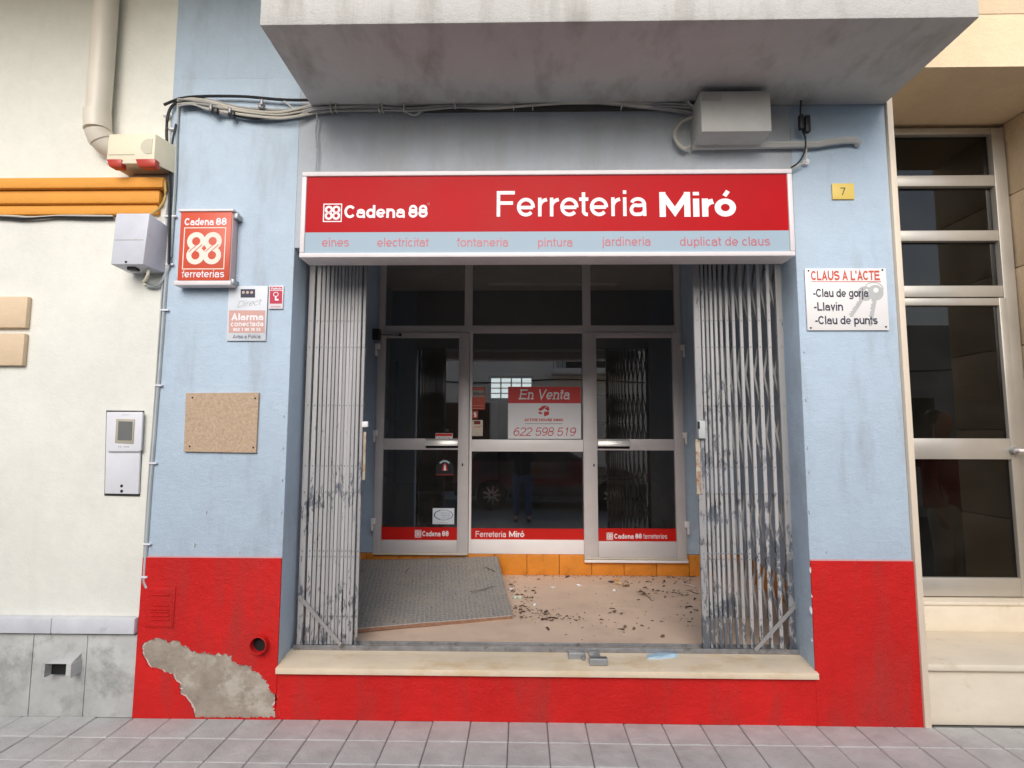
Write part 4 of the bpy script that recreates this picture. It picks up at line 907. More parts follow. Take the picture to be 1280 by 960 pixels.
box('underline', MATS['sign_orange_red_print'], ks_, P(1013, 352, YF-.01).x, P(1101, 352, YF-.01).x, yv-.0003, yv+.0003, P(1050, 352.6, YF-.01).z, P(1050, 351.8, YF-.01).z)
kt('-Clau de gorja', 1016, 1085.5, 371.5, 10.5, PRINTK, w=.18); kt('-Llavin', 1017, 1054, 388.5, 10.5, PRINTK, w=.18); kt('-Clau de punts', 1018.5, 1097, 405.5, 10.5, PRINTK, w=.18)
KG = mat('key_grey', (.50, .50, .49), .4)
yk = YF-.0123
def keyshape(head, hr, tip, wd, teeth):
    a, b_ = P(*head, YF-.01), P(*tip, YF-.01); dx, dz = b_.x-a.x, b_.z-a.z; L_ = math.hypot(dx, dz); ux, uz = dx/L_, dz/L_; nx_, nz_ = -uz, ux; hr /= 226; wd /= 226
    T_ = lambda u, v: (a.x+ux*u+nx_*v, a.z+uz*u+nz_*v)
    outl = [T_(hr*math.cos(t), hr*math.sin(t)) for t in [R(25+i*310/16) for i in range(17)]]
    low = [T_(hr*.9, -wd)]; n_ = 7
    for i in range(n_): u0 = hr+(L_-hr)*(i+.3)/n_; low += [T_(u0, -wd), T_(u0+(L_-hr)/n_*.35, -wd*(.3+.3*(i % 2)))]
    outl += low+[T_(L_, 0), T_(L_*.96, wd), T_(hr*.9, wd)]
    hl = [T_(-hr*.35+hr*.35*math.cos(t), hr*.35*math.sin(t)) for t in [2*PI*i/10 for i in range(10)]]
    MB().prism(outl, yk-.0002, yk+.0002, [hl]).build('key_picture', KG, ks_)
keyshape((1081, 367), 9.5, (1062, 396), 3, 1); 
yk -= .0003
keyshape((1094, 366), 10, (1086.5, 408), 3, 1)
mbz = MB(); c_ = P(1092, 361, YF-.01); strip(mbz, arc(0, 0, 1, 1, -60, 230, 20), 0, .12, lambda u, v: (c_.x+u*.05, c_.z+v*.036), yk-.0004); mbz.build('ring_picture', KG, ks_)
for s_ in ((1010.5, 338.5), (1103, 337.5), (1013.5, 410), (1108-.5, 408.5)):
    c_ = P(*s_, YF-.012); MB().lathe([(0, -.002), (.005, -.001), (.006, .001)], c_.x, YF-.0125, c_.z, 10).build('screw', DARK, ks_)

# ================================================================== THINGS ON THE CREAM HOUSE
# downpipe with elbow
dp = thing('downpipe', 'cream plastic downpipe with an elbow turning into the cream wall', 'pipe', (P(121, 190, YC).x, YC, 3.0))
yp = YC-.075
pt = [P(121.5, -200, yp), P(121.5, 140, yp), P(121.5, 158, yp)]; pt[0].x = pt[1].x = pt[2].x
rp = 14.5/ (700/ yp)
MB().tube(pt, rp, 24).build('pipe', PVC, dp, smooth=True)
MB().tube([P(121.5, 141, yp), P(122, 163, yp)], rp*1.10, 24).build('collar', PVC, dp, smooth=True)
c0_ = P(122, 163, yp); el = []
for i in range(7):
    a = R(i*11); el.append(Vector((c0_.x+.062*(i/6)**1.6, yp+.052*(i/6)**1.4, c0_.z-.105*math.sin(a)*.95)))
MB().tube(el, [rp*1.03]*7, 24).build('elbow', PVC, dp, smooth=True)
MB().tube([el[2]+Vector((0, 0, .004)), el[3]], rp*1.10, 24).build('collar', PVC, dp, smooth=True)
# siren
q = RECT(134.5, 168, 194, 205, YF-.13); zb2 = P(165, 212, YC-.05).z
ab = thing('alarm_siren', 'cream alarm siren box with two red lenses above the orange cornice', 'alarm', ((q[0]+q[1])/2, YC, q[2]))
y0 = YC-.15
lo = [(q[0]+.06, YC-.06, zb2), (q[1]+.035, YC-.06, zb2), (q[1]+.035, YC-.001, zb2), (q[0]+.06, YC-.001, zb2)]
mb = MB().add([(q[0], y0, q[2]), (q[1], y0, q[2]), (q[1], y0, q[3]), (q[0]+.006, y0, q[3]), (q[0]+.02, YC-.001, q[2]-.0), (q[1]+.05, YC-.001, q[2]), (q[1]+.05, YC-.001, q[3]-.01), (q[0]+.02, YC-.001, q[3]-.01)]+lo[:2]+[(lo[1][0], YC-.001, zb2), (lo[0][0], YC-.001, zb2)],
              [(0, 1, 2, 3), (3, 2, 6, 7), (1, 5, 6, 2), (0, 3, 7, 4), (0, 8, 9, 1), (1, 9, 10, 5), (0, 4, 11, 8), (8, 11, 10, 9), (4, 7, 6, 5), (4, 5, 10, 11)])
mb.build('case', CREAMP, ab, bevel=.004)
for a, b_ in ((134, 153), (170, 195)):
    xa_, xb_ = P(a, 203, y0).x, P(b_, 203, y0).x; za, zb3 = P(160, 208.5, y0).z, P(160, 199.5, y0).z
    MB().hexa([(xa_+.0, y0-.008, zb3), (xb_, y0-.008, zb3), (xb_, y0+.03, zb3), (xa_, y0+.03, zb3)], [(xa_+.015, y0-.004, za), (xb_-.002, y0-.004, za), (xb_, y0+.035, za-.006), (xa_+.03, y0+.035, za-.006)]).build('red_lens', LENS, ab, bevel=.003)
c_ = P(186, 183, y0); MB().prism([(c_.x+.045*math.cos(R(a)), c_.z+.045*math.sin(R(a))) for a in range(70, 291, 20)]+[(c_.x+.02, c_.z-.045), (c_.x+.02, c_.z+.045)], y0-.0025, y0-.0003).build('grille', mat('siren_grille', (.60, .56, .44), .6), ab)
z_ = P(160, 193.5, y0).z; box('seam', mat('seam_shadow', (.25, .2, .12), .8), ab, q[0]+.012, P(168, 193, y0).x, y0-.0008, y0+.0002, z_-.0015, z_+.0015)
# junction box
q = RECT(139.5, 266, 181.5, 330, YC-.16); jb = thing('junction_box', 'pale grey plastic junction box under the orange cornice', 'box', ((q[0]+q[1])/2, YC, q[2]))
y0 = YC-.155; sx_ = .035
MB().hexa([(q[0], y0, q[2]), (q[1]-.008, y0, q[2]), (q[1]+sx_, YC-.03, q[2]-.012), (q[0]+.012, YC-.03, q[2]-.012)], [(q[0]+.012, y0, q[3]), (q[1]+.012, y0, q[3]), (q[1]+sx_+.004, YC-.03, q[3]-.03), (q[0]+.02, YC-.03, q[3]-.03)]).build('cover', GREYP, jb, bevel=.005)
box('back_plate', mat('grey_back_plastic', (.50, .50, .52), .5), jb, q[0]+.02, q[1]+.05, YC-.03, YC-.001, q[2]-.01, q[3]-.05, .003)
z_ = P(160, 300, y0).z; box('seam', MATS['seam_shadow'], jb, q[0]+.014, q[1]-.012, y0-.0008, y0+.0002, z_-.0012, z_+.0012)
c_ = P(157.5, 327.5, y0); MB().lathe([(0, -.003), (.006, -.002), (.007, .001)], c_.x, y0-.0005, c_.z, 10).build('screw', DARK, jb)
c_ = P(168, 334.5, YC-.1); box('gland', BLACKP, jb, c_.x-.03, c_.x+.02, YC-.12, YC-.08, q[2]-.02, q[2]+.0, .004)
# meter box
mbx = thing('meter_box', 'white gas meter box with a small window let into the cream wall', 'meter box', (P(155, 620, YC).x, YC, 1.1))
q = RECT(131, 619, 178, 513, YC-.01)
o1 = pp([(133.5, 513), (180.5, 513.5), (175, 620.5), (131, 619.5)], YC)
MB().prism(o1, YC-.004, YC-.0005).build('recess_shadow_frame', mat('meter_shadow_gap', (.06, .055, .05), .8), mbx)
MB().prism(pp([(134.5, 515), (178, 515.5), (174, 617.5), (132, 616.8)], YC-.01), YC-.018, YC-.004).build('lower_cover', WHITEP, mbx, bevel=.003)
MB().prism(pp([(135.8, 515), (177, 515), (178.5, 517), (176.3, 562.5), (174.5, 564.5), (135, 564.5), (133.2, 562.5), (134.2, 517)], YC-.03), YC-.032, YC-.018).build('upper_cover', WHITEP, mbx, bevel=.003)
MB().prism(pp([(145.3, 523.5), (168.3, 524), (166.5, 554.5), (143.8, 553.5)], YC-.035), YC-.037, YC-.0325).build('window_frame', mat('old_ivory_plastic', (.46, .42, .32), .4), mbx, bevel=.002)
MB().prism(pp([(148.3, 526.5), (165.8, 527), (164.6, 550.5), (147.3, 550)], YC-.037), YC-.039, YC-.0375).build('meter_window', mat('meter_glass', (.17, .175, .17), .15, var=.1), mbx)
for (a, b_) in ((152, 607.5), (152, 614)):
    c_ = P(a, b_, YC-.018); MB().lathe([(0, -.003), (.007, -.002), (.009, .001)], c_.x, YC-.0185, c_.z, 10).build('lock_screw', DARK, mbx)
ptext('-----', 152.5, 162, 519.4, 2, YC-.03, YC-.0325, PRINTG, mbx, w=.3)
ptext('-- ---', 147.5, 162, 560, 4, YC-.03, YC-.0325, mat('worn_label_print', (.42, .40, .34), .5), mbx, w=.3)
# relief hatch in the red base, pipe stub
hb = thing('red_hatch', 'small louvred meter hatch painted over in red at the left foot of the shop wall', 'hatch', (P(204, 785, YF).x, YF, .35))
MB().prism(pp([(186, 734), (221.5, 733), (218.5, 784), (183.5, 783)]), YF-.016, YF-.009).build('hatch_frame', RED, hb, bevel=.002)
MB().prism(pp([(188, 736), (219, 735.5), (216.3, 781.5), (185.5, 781)]), YF-.0175, YF-.0162).build('hatch_door', RED, hb, bevel=.0006, seg=1)
for yy in (742, 755, 760, 763, 768, 773):
    a, b_ = P(191, yy, YF), P(214, yy, YF); box('louvre', RED, hb, a.x, b_.x, YF-.023, YF-.0178, a.z-.004, a.z+.004, .0015)
ps = thing('drain_stub', 'open end of a drain pipe sticking out of the red base', 'pipe', (P(322, 806, YF).x, YF, .3))
c_ = P(323, 806.5, YF-.04); ro_ = 10.5/226
MB().lathe([(ro_, .06), (ro_, -.02), (ro_*.93, -.022), (ro_*.86, -.018), (ro_*.86, .05)], c_.x, YF-.03, c_.z, 28).build('pipe_ring', RED, ps, smooth=True)
MB().lathe([(0, .0), (ro_*.86, .0)], c_.x, YF-.0115, c_.z, 28).build('pipe_bore', DARK, ps)

# ================================================================== CABLES AND CONDUITS
def smoothpath(pts, sub=5):
    pts = [Vector(p) for p in pts]; out = []
    for i in range(len(pts)-1):
        p0, p1, p2, p3 = pts[max(i-1, 0)], pts[i], pts[i+1], pts[min(i+2, len(pts)-1)]
        for k in range(sub):
            t = k/sub; out.append(.5*((2*p1)+(p2-p0)*t+(2*p0-5*p1+4*p2-p3)*t*t+(3*p1-p0-3*p2+p3)*t*t*t))
    return out+[pts[-1]]
def cable(pts, r, m, label, cat='cable', Y=YF-.03, group=None, name='cable', jit=0):
    w = []
    for p in pts:
        yy = p[2] if len(p) > 2 else Y; v = P(p[0], p[1], yy); v.z += random.uniform(-jit, jit); v.y += random.uniform(-jit, jit); w.append(v)
    o = MB().tube(smoothpath(w), r, 6).build(name, m, None, smooth=True); tag(o, label, cat, group); return o
base = [(222, 128), (240, 127), (262, 131), (300, 140), (345, 143.5), (372, 141), (398, 135), (440, 132.5), (480, 133), (520, 133), (565, 131), (610, 130), (680, 127), (745, 127), (800, 132), (835, 134.5), (868, 137)]
gcab = 'grey cables bundled along the top of the shop wall'
for k in range(9):
    off = (-5.2, -3.6, -2.4, -.8, .2, 1.2, 2.6, 3.8, 5.0)[k]
    pts = [(x, y+off*(.45 if 640 < x < 820 else 1)+random.uniform(-1.9, 1.9), YF-.02-.012*((k+i//3) % 3)) for i, (x, y) in enumerate(base)]
    cable(pts, random.choice((.0062, .005, .0072)), (CABG, CABP, CABG)[k % 3], 'grey cable in the loose bundle running along the top of the shop wall', group=gcab)
cable([(205, 131), (235, 121.5), (300, 120.5), (360, 125), (430, 124), (520, 122.5), (600, 121), (860, 121)], .008, CABB, 'black cable running above the grey bundle under the balcony')
cable([(228, 130), (262, 136), (285, 142), (318, 149), (345, 145), (380, 143)], .005, CABB, 'short black cable joining the clamps at the top left of the blue wall')
cable([(350, 121), (362, 132), (372, 138), (392, 137), (440, 134)], .004, CABP, 'pale cable dropping from the balcony into the bundle')
cable([(500, 134), (510, 141), (519, 144), (528, 138), (540, 132)], .0045, CABP, 'pale cable end hanging in a small loop below the bundle')
cable([(396.5, 140), (396, 153), (394.5, 165), (396, 185), (394.5, 213)], .005, CABG, 'grey cable hanging from the bundle down to the left end of the long sign')
for i, (x, y) in enumerate(((269, 139), (290, 143), (327, 133))):
    c_ = P(x, y, YF-.05); t_ = thing('cable_clamp', ('small clamp on the cable bundle, leftmost above the light box', 'dark clamp hanging lowest on the cable bundle', 'pale metal clamp on the bundle nearest the long sign')[i], 'clamp', c_)
    box('clamp_body', (BLACKP, BLACKP, STEEL)[i], t_, c_.x-.018, c_.x+.018, c_.y-.015, c_.y+.015, c_.z-.015, c_.z+.015, .005)
    box('bolt', STEEL, t_, c_.x-.022+.012*i, c_.x-.006+.012*i, c_.y-.03, c_.y-.0155, c_.z-.006, c_.z+.028, .003)
for x in (414, 420, 474, 478, 505, 569, 642, 666, 777):
    yy = 133 if x < 560 else 129; c_ = P(x, yy, YF-.045)
    o = box('cable_tie', CABP, None, c_.x-.003, c_.x+.003, c_.y-.016, c_.y+.03, c_.z-.028, c_.z+.026, .002); tag(o, {414: 'tie strap on the bundle, first one right of the hanging grey cable', 420: 'tie strap on the bundle, close right neighbour of the first one', 474: 'left strap of the close pair left of the small cable loop', 478: 'right strap of the close pair left of the small cable loop', 505: 'tie strap at the left side of the small cable loop', 569: 'tie strap on the bundle between the small loop and the sign centre', 642: 'tie strap on the bundle above the second e of the sign name', 666: 'tie strap on the bundle above the first t of the sign name', 777: 'last tie strap on the bundle before the grey cable box'}[x], 'cable tie', 'tie straps round the cable bundle')
# verticals at the seam
def pts_line(x0, y0, x1, y1, n, dy=0): return [(x0+(x1-x0)*i/n, y0+(y1-y0)*i/n) for i in range(n+1)]
YV = YC-.02
cd = cable([(216, 205), (214, 240), (211, 300), (205.5, 380), (200.5, 450), (195, 520), (188, 610), (182.5, 690), (180.5, 722), (181, 729), (184, 735)], .0095, CONDUIT, 'grey painted conduit running down the seam between the cream and blue walls', 'conduit', YV, name='conduit')
cable([(212, 210), (209, 270), (203, 360), (197.5, 440), (192, 520), (185, 610), (180, 690), (178.6, 720)], .0045, CABG, 'thin grey cable beside the seam conduit', Y=YV)
cable([(223, 128), (222, 150), (220.5, 175), (219, 230), (215, 290), (212.5, 325), (209, 338), (202, 352), (194, 357.5), (184, 357), (180.5, 350), (184, 338), (186, 334, YC-.08)], .0085, CONDUIT, 'flexible grey tube looping from the seam back to the junction box', 'conduit', YV-.005, name='conduit')
cable([(240, 124), (226, 126), (214, 134), (209, 150), (208.5, 175), (211.5, 199), (213, 210), (212, 260), (211, 330)], .008, CABB, 'thick black cable curving down beside the siren', Y=YV-.02)
cable([(220, 155), (216, 175), (212.5, 200), (211.5, 212)], .0055, CABB, 'short black cable slanting to the tape joint beside the siren', Y=YV-.02)
o = box('tape_joint', CABB, None, P(208.5, 200, YV).x, P(216, 200, YV).x, YV-.04, YV, P(212, 205, YV).z, P(212, 197, YV).z, .004); tag(o, 'black tape joint where the cables meet right of the siren', 'tape joint')
cable([(206, 226), (206.5, 246), (201, 258), (190, 267), (184, 268)], .007, mat('ochre_cable', (.55, .38, .14), .6), 'ochre painted cable curling round the cornice end', Y=YC-.06)
cable([(-120, 272), (-60, 270), (0, 271.5), (30, 273.5), (70, 271), (110, 272), (141, 272)], .008, CABB, 'dark cable running under the orange cornice to the junction box', Y=YC-.02)
cable([(-120, 269), (0, 269.5), (40, 271.5), (80, 269.5), (141, 270)], .0055, CABP, 'pale cable on top of the dark one under the cornice', Y=YC-.022)
cable([(186, 336, YC-.09), (184, 346, YC-.09), (180, 352), (182, 357)], .009, mat('cream_tube', (.80, .74, .56), .4), 'cream flexible tube coming out below the junction box', Y=YC-.03, name='conduit', cat='conduit')
CL = ('seam clip high up beside the downpipe and siren', 'seam clip between the siren and the cable bundle', 'seam clip at the top left of the light box', 'seam clip beside the end of the orange cornice', 'seam clip left of the alarm notice', 'seam clip left of the top of the chipboard panel', 'seam clip beside the lower half of the meter box', 'seam clip just above the red base', 'lowest seam clip, beside the painted red hatch', 'seam clip beside the middle of the light box')
for i, (x, y) in enumerate(((209, 145), (214.5, 162), (217, 271), (211, 271), (207, 388), (199, 482), (192, 579), (184.5, 680), (180.5, 721), (213, 331))):
    c_ = P(x, y, YV); o = box('pipe_clip', WHITEP, None, c_.x-.022, c_.x+.022, c_.y-.014, c_.y+.014, c_.z-.005, c_.z+.005, .002); tag(o, CL[i], 'clip', 'clips on the seam conduit')
# grey box at the top right with its conduit
q = RECT(877, 112, 965, 163, YF-.20); gb = thing('cable_box', 'grey metal cable box above the right end of the long sign', 'box', ((q[0]+q[1])/2, YF, q[2]))
zb_ = P(920, 174, YF-.02).z; y0 = YF-.19
xl, xr_ = P(868, 172, YF).x, P(955, 172, YF).x
MB().hexa([(q[0], y0, q[2]), (q[1], y0, q[2]), (q[1], y0, q[3]), (q[0], y0, q[3])], [(q[0]+.0, YF-.001, q[2]), (q[1]+.0, YF-.001, q[2]), (q[1], YF-.001, q[3]), (q[0], YF-.001, q[3])]).build('case', BOXG, gb, bevel=.006)
x0, x1, z0, z1 = RECT(877, 117, 902, 126, y0); box('label_plate', mat('label_grey', (.36, .35, .33), .5), gb, x0, x1, y0-.002, y0-.0003, z0, z1)
ptext('-/-', 889, 893, 138.5, 7, y0, y0-.0008, PRINTG, gb, w=.12)
cb_ = [(865, 183.2), (900, 182.5), (950, 181.6), (1003, 180.8), (1020, 180.5), (1040, 177.5), (1058, 175.5), (1070, 176), (1072, 181, YF-.01)]
cable(cb_, .020, BOXG, 'grey conduit running from under the cable box to the right', 'conduit', Y=YF-.03, name='conduit')
o = box('pipe_clip', BOXG, None, P(891, 184, YF).x-.008, P(891, 184, YF).x+.008, YF-.055, YF, P(891, 188.5, YF).z, P(891, 176.5, YF).z, .003); tag(o, 'grey clip on the conduit below the cable box', 'clip')
gl2 = 'pale cables looping into the cable box'
for k in range(5):
    d_ = k*1.6
    cable([(872, 149-k), (864, 149-k*.8), (853-d_*.3, 153), (845.5-d_*.4, 163+k*.5), (846-d_*.3, 175), (854, 183+k*.6), (863, 186-k*1.0)], .0042, CABP, 'pale cable looping out of the cable box into the conduit', Y=YF-.03-.006*k, group=gl2)
for k in range(3): cable([(850+k*4, 119), (852+k*4, 126), (860+k*2, 131), (874, 133+k)], .0042, CABP, 'pale cable looping down from the balcony to the cable box', Y=YF-.04-.008*k, group='pale cables above the cable box')
cable([(1003, 60), (1001.5, 120), (1000.5, 140), (1002.5, 160), (1006.5, 172), (1007, 184), (1003, 196), (997, 204), (989, 209.5)], .005, CABB, 'black cable coming down beside the cable box to the sign', Y=YF-.05)
cable([(1004, 150), (1007, 175), (1008, 192), (1006.5, 202), (999, 206), (988, 211)], .0045, CABP, 'white cable running down to the top right corner of the sign', Y=YF-.045)
for i, (x0, y0_, x1, y1_) in enumerate(((998.5, 144, 1004, 162), (1005.5, 145, 1012, 166))):
    q = RECT(x0, y0_, x1, y1_, YF-.07); o = box('cable_connector', BLACKP, None, q[0], q[1], YF-.085, YF-.055, q[2], q[3], .005); tag(o, ('black connector on the hanging cable, the left one of the pair', 'black connector on the hanging cable, the right one of the pair')[i], 'connector')
c_ = P(1007.5, 202, YF-.02); o = MB().lathe([(0, -.015), (.010, -.015), (.011, -.01), (.018, -.01), (.019, .015)], c_.x, YF-.015, c_.z, 18).build('wall_plug', WHITEP, None, smooth=True); tag(o, 'round white cable hook right of the long sign', 'hook')

# ================================================================== BOARD, LITTER, LOCK PIECES
A_ = G(398, 796, ZF+.012); B_ = G(641, 774, ZF+.012)
Ct = P(622, 696, YB-.05); Dt = P(440, 699.5, YB-.05)
A2 = G(401, 790, ZF+.030); B2 = G(641, 768, ZF+.030)
n_ = 14
bdr = thing('loose_board', 'grey grid patterned board lying askew at the left of the doorway floor', 'board', (A_.x, A_.y, ZF))
nv = (B2-A2).cross(Ct-B2).normalized(); nv = nv if nv.z > 0 else -nv
th = .026
top, bot = [], []
L1 = (B2-A2).length; L2 = ((Ct-B2).length+(Dt-A2).length)/2
def sheet(off0, name, m, extr, thick):
    mb = MB(); vs = []
    for j in range(n_+1):
        for i in range(n_+1):
            u, v = i/n_, j/n_; p = (A2*(1-u)+B2*u)*(1-v)+(Dt*(1-u)+Ct*u)*v
            sag = -.012*math.sin(PI*v)+.004*math.sin(5*u+3*v)
            if j == 0: p = p+(B2-A2).normalized().cross(nv)*-.0+Vector((0, random.uniform(-.004, .004), 0))
            vs.append(p+nv*(off0+sag))
    k = len(vs); vs2 = [v-nv*thick for v in vs]; fs = []
    for j in range(n_):
        for i in range(n_):
            a = j*(n_+1)+i; fs += [(a, a+1, a+n_+2, a+n_+1), (a+k, a+n_+1+k, a+n_+2+k, a+1+k)]
    e = [i for i in range(n_+1)]+[(n_+1)*j+n_ for j in range(1, n_+1)]+[n_*(n_+1)+i for i in range(n_-1, -1, -1)]+[(n_+1)*j for j in range(n_-1, 0, -1)]
    for q in range(len(e)): a, b_ = e[q], e[(q+1) % len(e)]; fs.append((a, b_, b_+k, a+k))
    o = mb.add(vs+vs2, fs).build(name, m, bdr)
    uv = o.data.uv_layers.new(name='UVMap')
    for lp in o.data.loops: i = lp.vertex_index % k; uv.data[lp.index].uv = ((i % (n_+1))/n_*L1, (i//(n_+1))/n_*L2)
    return o
sheet(0, 'grid_top', MATG, 0, .007); sheet(-.0075, 'underlay', FOAM, 0, .020)

# crumbs and leaf scraps nobody could count
LEAFM = [mat('dry_leaf_dark', (.09, .06, .045), .8), mat('dry_leaf_brown', (.20, .12, .07), .8), mat('dust_crumb', (.30, .22, .16), .9)]
def leafgeo(mb, c, s, ang, lift=.003):
    k = 6; ln = s*random.uniform(1.0, 2.6); ring = []
    for i in range(k):
        a = 2*PI*i/k; u, v = ln*math.cos(a), s*random.uniform(.45, 1)*math.sin(a)
        ring.append((c.x+u*math.cos(ang)-v*math.sin(ang), c.y+u*math.sin(ang)+v*math.cos(ang), c.z+.0015+abs(math.sin(a))*(lift+s*.5)*random.uniform(.1, 1.3)))
    mb.add(ring+[(c.x, c.y, c.z+.0015+lift*.3)], [(i, (i+1) % k, k) for i in range(k)])
clusters = [(638, 727, 9, 12, 14), (642, 740, 6, 6, 10), (650, 762, 12, 6, 14), (676, 766, 14, 4, 8), (690, 773, 34, 4, 26), (812, 742, 18, 9, 15), (806, 728, 28, 3, 11), (855, 725, 14, 5, 10), (845, 742, 24, 5, 9), (860, 760, 14, 20, 12), (720, 722, 60, 4, 10), (760, 770, 90, 22, 22), (560, 795, 120, 8, 10), (660, 748, 10, 14, 14)]
for mi, m in enumerate(LEAFM):
    mb = MB()
    for (cx_, cy_, sx__, sy__, n) in clusters:
        for _ in range(int(n*(.65, .5, 3.0)[mi])):
            px_, py_ = random.gauss(cx_, sx__*.6), random.gauss(cy_, sy__*.6)
            if not (632+ (py_-700)*.12 < px_ < 876) or not (720.5 < py_ < 803): continue
            leafgeo(mb, G(px_, py_, ZF+.0005), random.choice((.003, .005, .009, .014))*random.uniform(.8, 1.2)*(1, 1, .4)[mi], random.uniform(0, PI))
    for _ in range(70):            # along the skirting and the track
        x_ = random.uniform(.0, 1.75); leafgeo(mb, Vector((x_, YB-.03-abs(random.gauss(0, .03)), ZF+.0005)), random.uniform(.002, .005), random.uniform(0, PI))
        x_ = random.uniform(-1.0, 1.2); leafgeo(mb, Vector((x_, YG+.04+abs(random.gauss(0, .02)), ZF+.0005)), random.uniform(.0015, .003), random.uniform(0, PI))
    o = mb.build(('leaf_litter', 'leaf_litter', 'dust_crumbs')[mi], m, None); o['kind'] = 'stuff'; o['label'] = ('dark dry leaf scraps on the doorway floor', 'brown leaf scraps on the doorway floor', 'dusty crumbs on the doorway floor')[mi]; o['category'] = 'litter'
mb = MB()
for _ in range(130):
    u, v = random.random(), random.random()**.8; p = (A2*(1-u)+B2*u)*(1-v)+(Dt*(1-u)+Ct*u)*v+nv*.004; leafgeo(mb, p, random.uniform(.0015, .005), random.uniform(0, PI), .002)
o = mb.build('leaf_litter', LEAFM[0], None); o['kind'] = 'stuff'; o['label'] = 'dark scraps scattered over the loose board'; o['category'] = 'litter'
def twig(pts, label):
    w = [G(x, y, ZF+.006) if Z is None else Z for x, y, Z in pts]; o = MB().tube(smoothpath(w, 3), .0025, 5).build('twig', LEAFM[0], None); tag(o, label, 'twig')
def onb(u, v): return (A2*(1-u)+B2*u)*(1-v)+(Dt*(1-u)+Ct*u)*v+nv*.004
twig([(0, 0, onb(.38, .72)), (0, 0, onb(.40, .80))], 'small dark twig at the upper left of the loose board')
twig([(0, 0, onb(.78, .36)), (0, 0, onb(.84, .37)), (0, 0, onb(.92, .42))], 'long thin twig across the right half of the loose board')
twig([(0, 0, onb(.90, .78)), (0, 0, onb(.96, .68))], 'thin twig at the top right corner of the loose board')
twig([(800, 737, None), (806, 742, None), (812, 748, None), (815, 751, None)], 'bent dark twig lying among the leaves at the right of the floor')
twig([(842, 740, None), (849, 742, None), (855, 744, None)], 'straight dark twig on the floor near the right gate')
twig([(861, 738, None), (868, 741, None), (874, 742, None)], 'dark twig touching the right gate')
def scrap(px_, py_, w, h, ang, m, label, name='paper_scrap', cat='paper', zz=ZF, lift=.022):
    c = G(px_, py_, zz+.002); mb = MB(); k = 9; ring = []
    for i in range(k):
        a = 2*PI*i/k; u, v = w*math.cos(a)*random.uniform(.75, 1.05), h*math.sin(a)*random.uniform(.7, 1.05); ring.append((c.x+u*math.cos(ang)-v*math.sin(ang), c.y+u*math.sin(ang)+v*math.cos(ang), c.z+random.uniform(.0, lift)))
    top_ = (c.x, c.y, c.z+lift*.9); mb.add(ring+[top_, (c.x, c.y, c.z-.001)], [(i, (i+1) % k, k) for i in range(k)]+[((i+1) % k, i, k+1) for i in range(k)])
    o = mb.build(name, m, None); tag(o, label, cat)
scrap(691, 736.5, .026, .013, -.3, PAPER, 'small white paper scrap on the floor right of the board'); scrap(724, 733, .026, .010, 0, PAPER, 'flat white scrap near the tiles in the middle of the floor')
scrap(768, 739.5, .022, .014, .4, PAPER, 'white crumpled scrap below the orange wrapper'); scrap(861, 732.5, .060, .022, -.6, mat('pinkish_paper', (.74, .66, .64), .6), 'longer pinkish paper scrap close to the right gate', lift=.018)
scrap(774, 731, .055, .025, -.1, mat('tan_wrapper', (.55, .38, .24), .5), 'crumpled tan wrapper with dark edge by the tiles', 'wrapper', 'wrapper', lift=.028); scrap(771, 726, .032, .012, .0, mat('orange_wrapper', (.75, .35, .06), .4), 'small orange wrapper behind the tan one', 'wrapper', 'wrapper', lift=.016)
scrap(783, 733.5, .035, .010, -.1, LEAFM[1], 'brown leaf at the right end of the tan wrapper', 'dry_leaf', 'leaf'); scrap(764, 728.5, .03, .008, -.2, LEAFM[0], 'dark curled leaf at the left end of the wrappers', 'dry_leaf', 'leaf')
scrap(638, 738.5, .034, .016, .1, PAPER, 'white crumpled paper against the board edge'); scrap(646, 748.5, .040, .022, .2, mat('pale_green_paper', (.52, .60, .50), .6), 'pale green and white crumpled packet beside the board', 'wrapper', 'wrapper'); scrap(668, 758, .014, .008, .2, PAPER, 'tiny white speck of paper below the packet')
scrap(622, 774.5, .010, .007, .2, PAPER, 'tiny white scrap at the front edge of the board')
for k, (x_, y_) in enumerate(((781.5, 785.5), (792.5, 787.5))): scrap(x_, y_, .014, .008, .3, LEAFM[1], ('brown leaf crumb in the open part of the floor, left of two', 'brown leaf crumb in the open part of the floor, right of two')[k], 'dry_leaf', 'leaf')
scrap(828, 796.5, .020, .014, .8, mat('snail_brown', (.16, .10, .06), .5), 'dark curled leaf near the track at the right', 'dry_leaf', 'leaf', lift=.02)
scrap(576, 701, .030, .016, .0, mat('stone_tan', (.30, .22, .15), .8), 'small tan stone under the corner of the left door', 'pebble', 'stone', zz=.37, lift=.03)
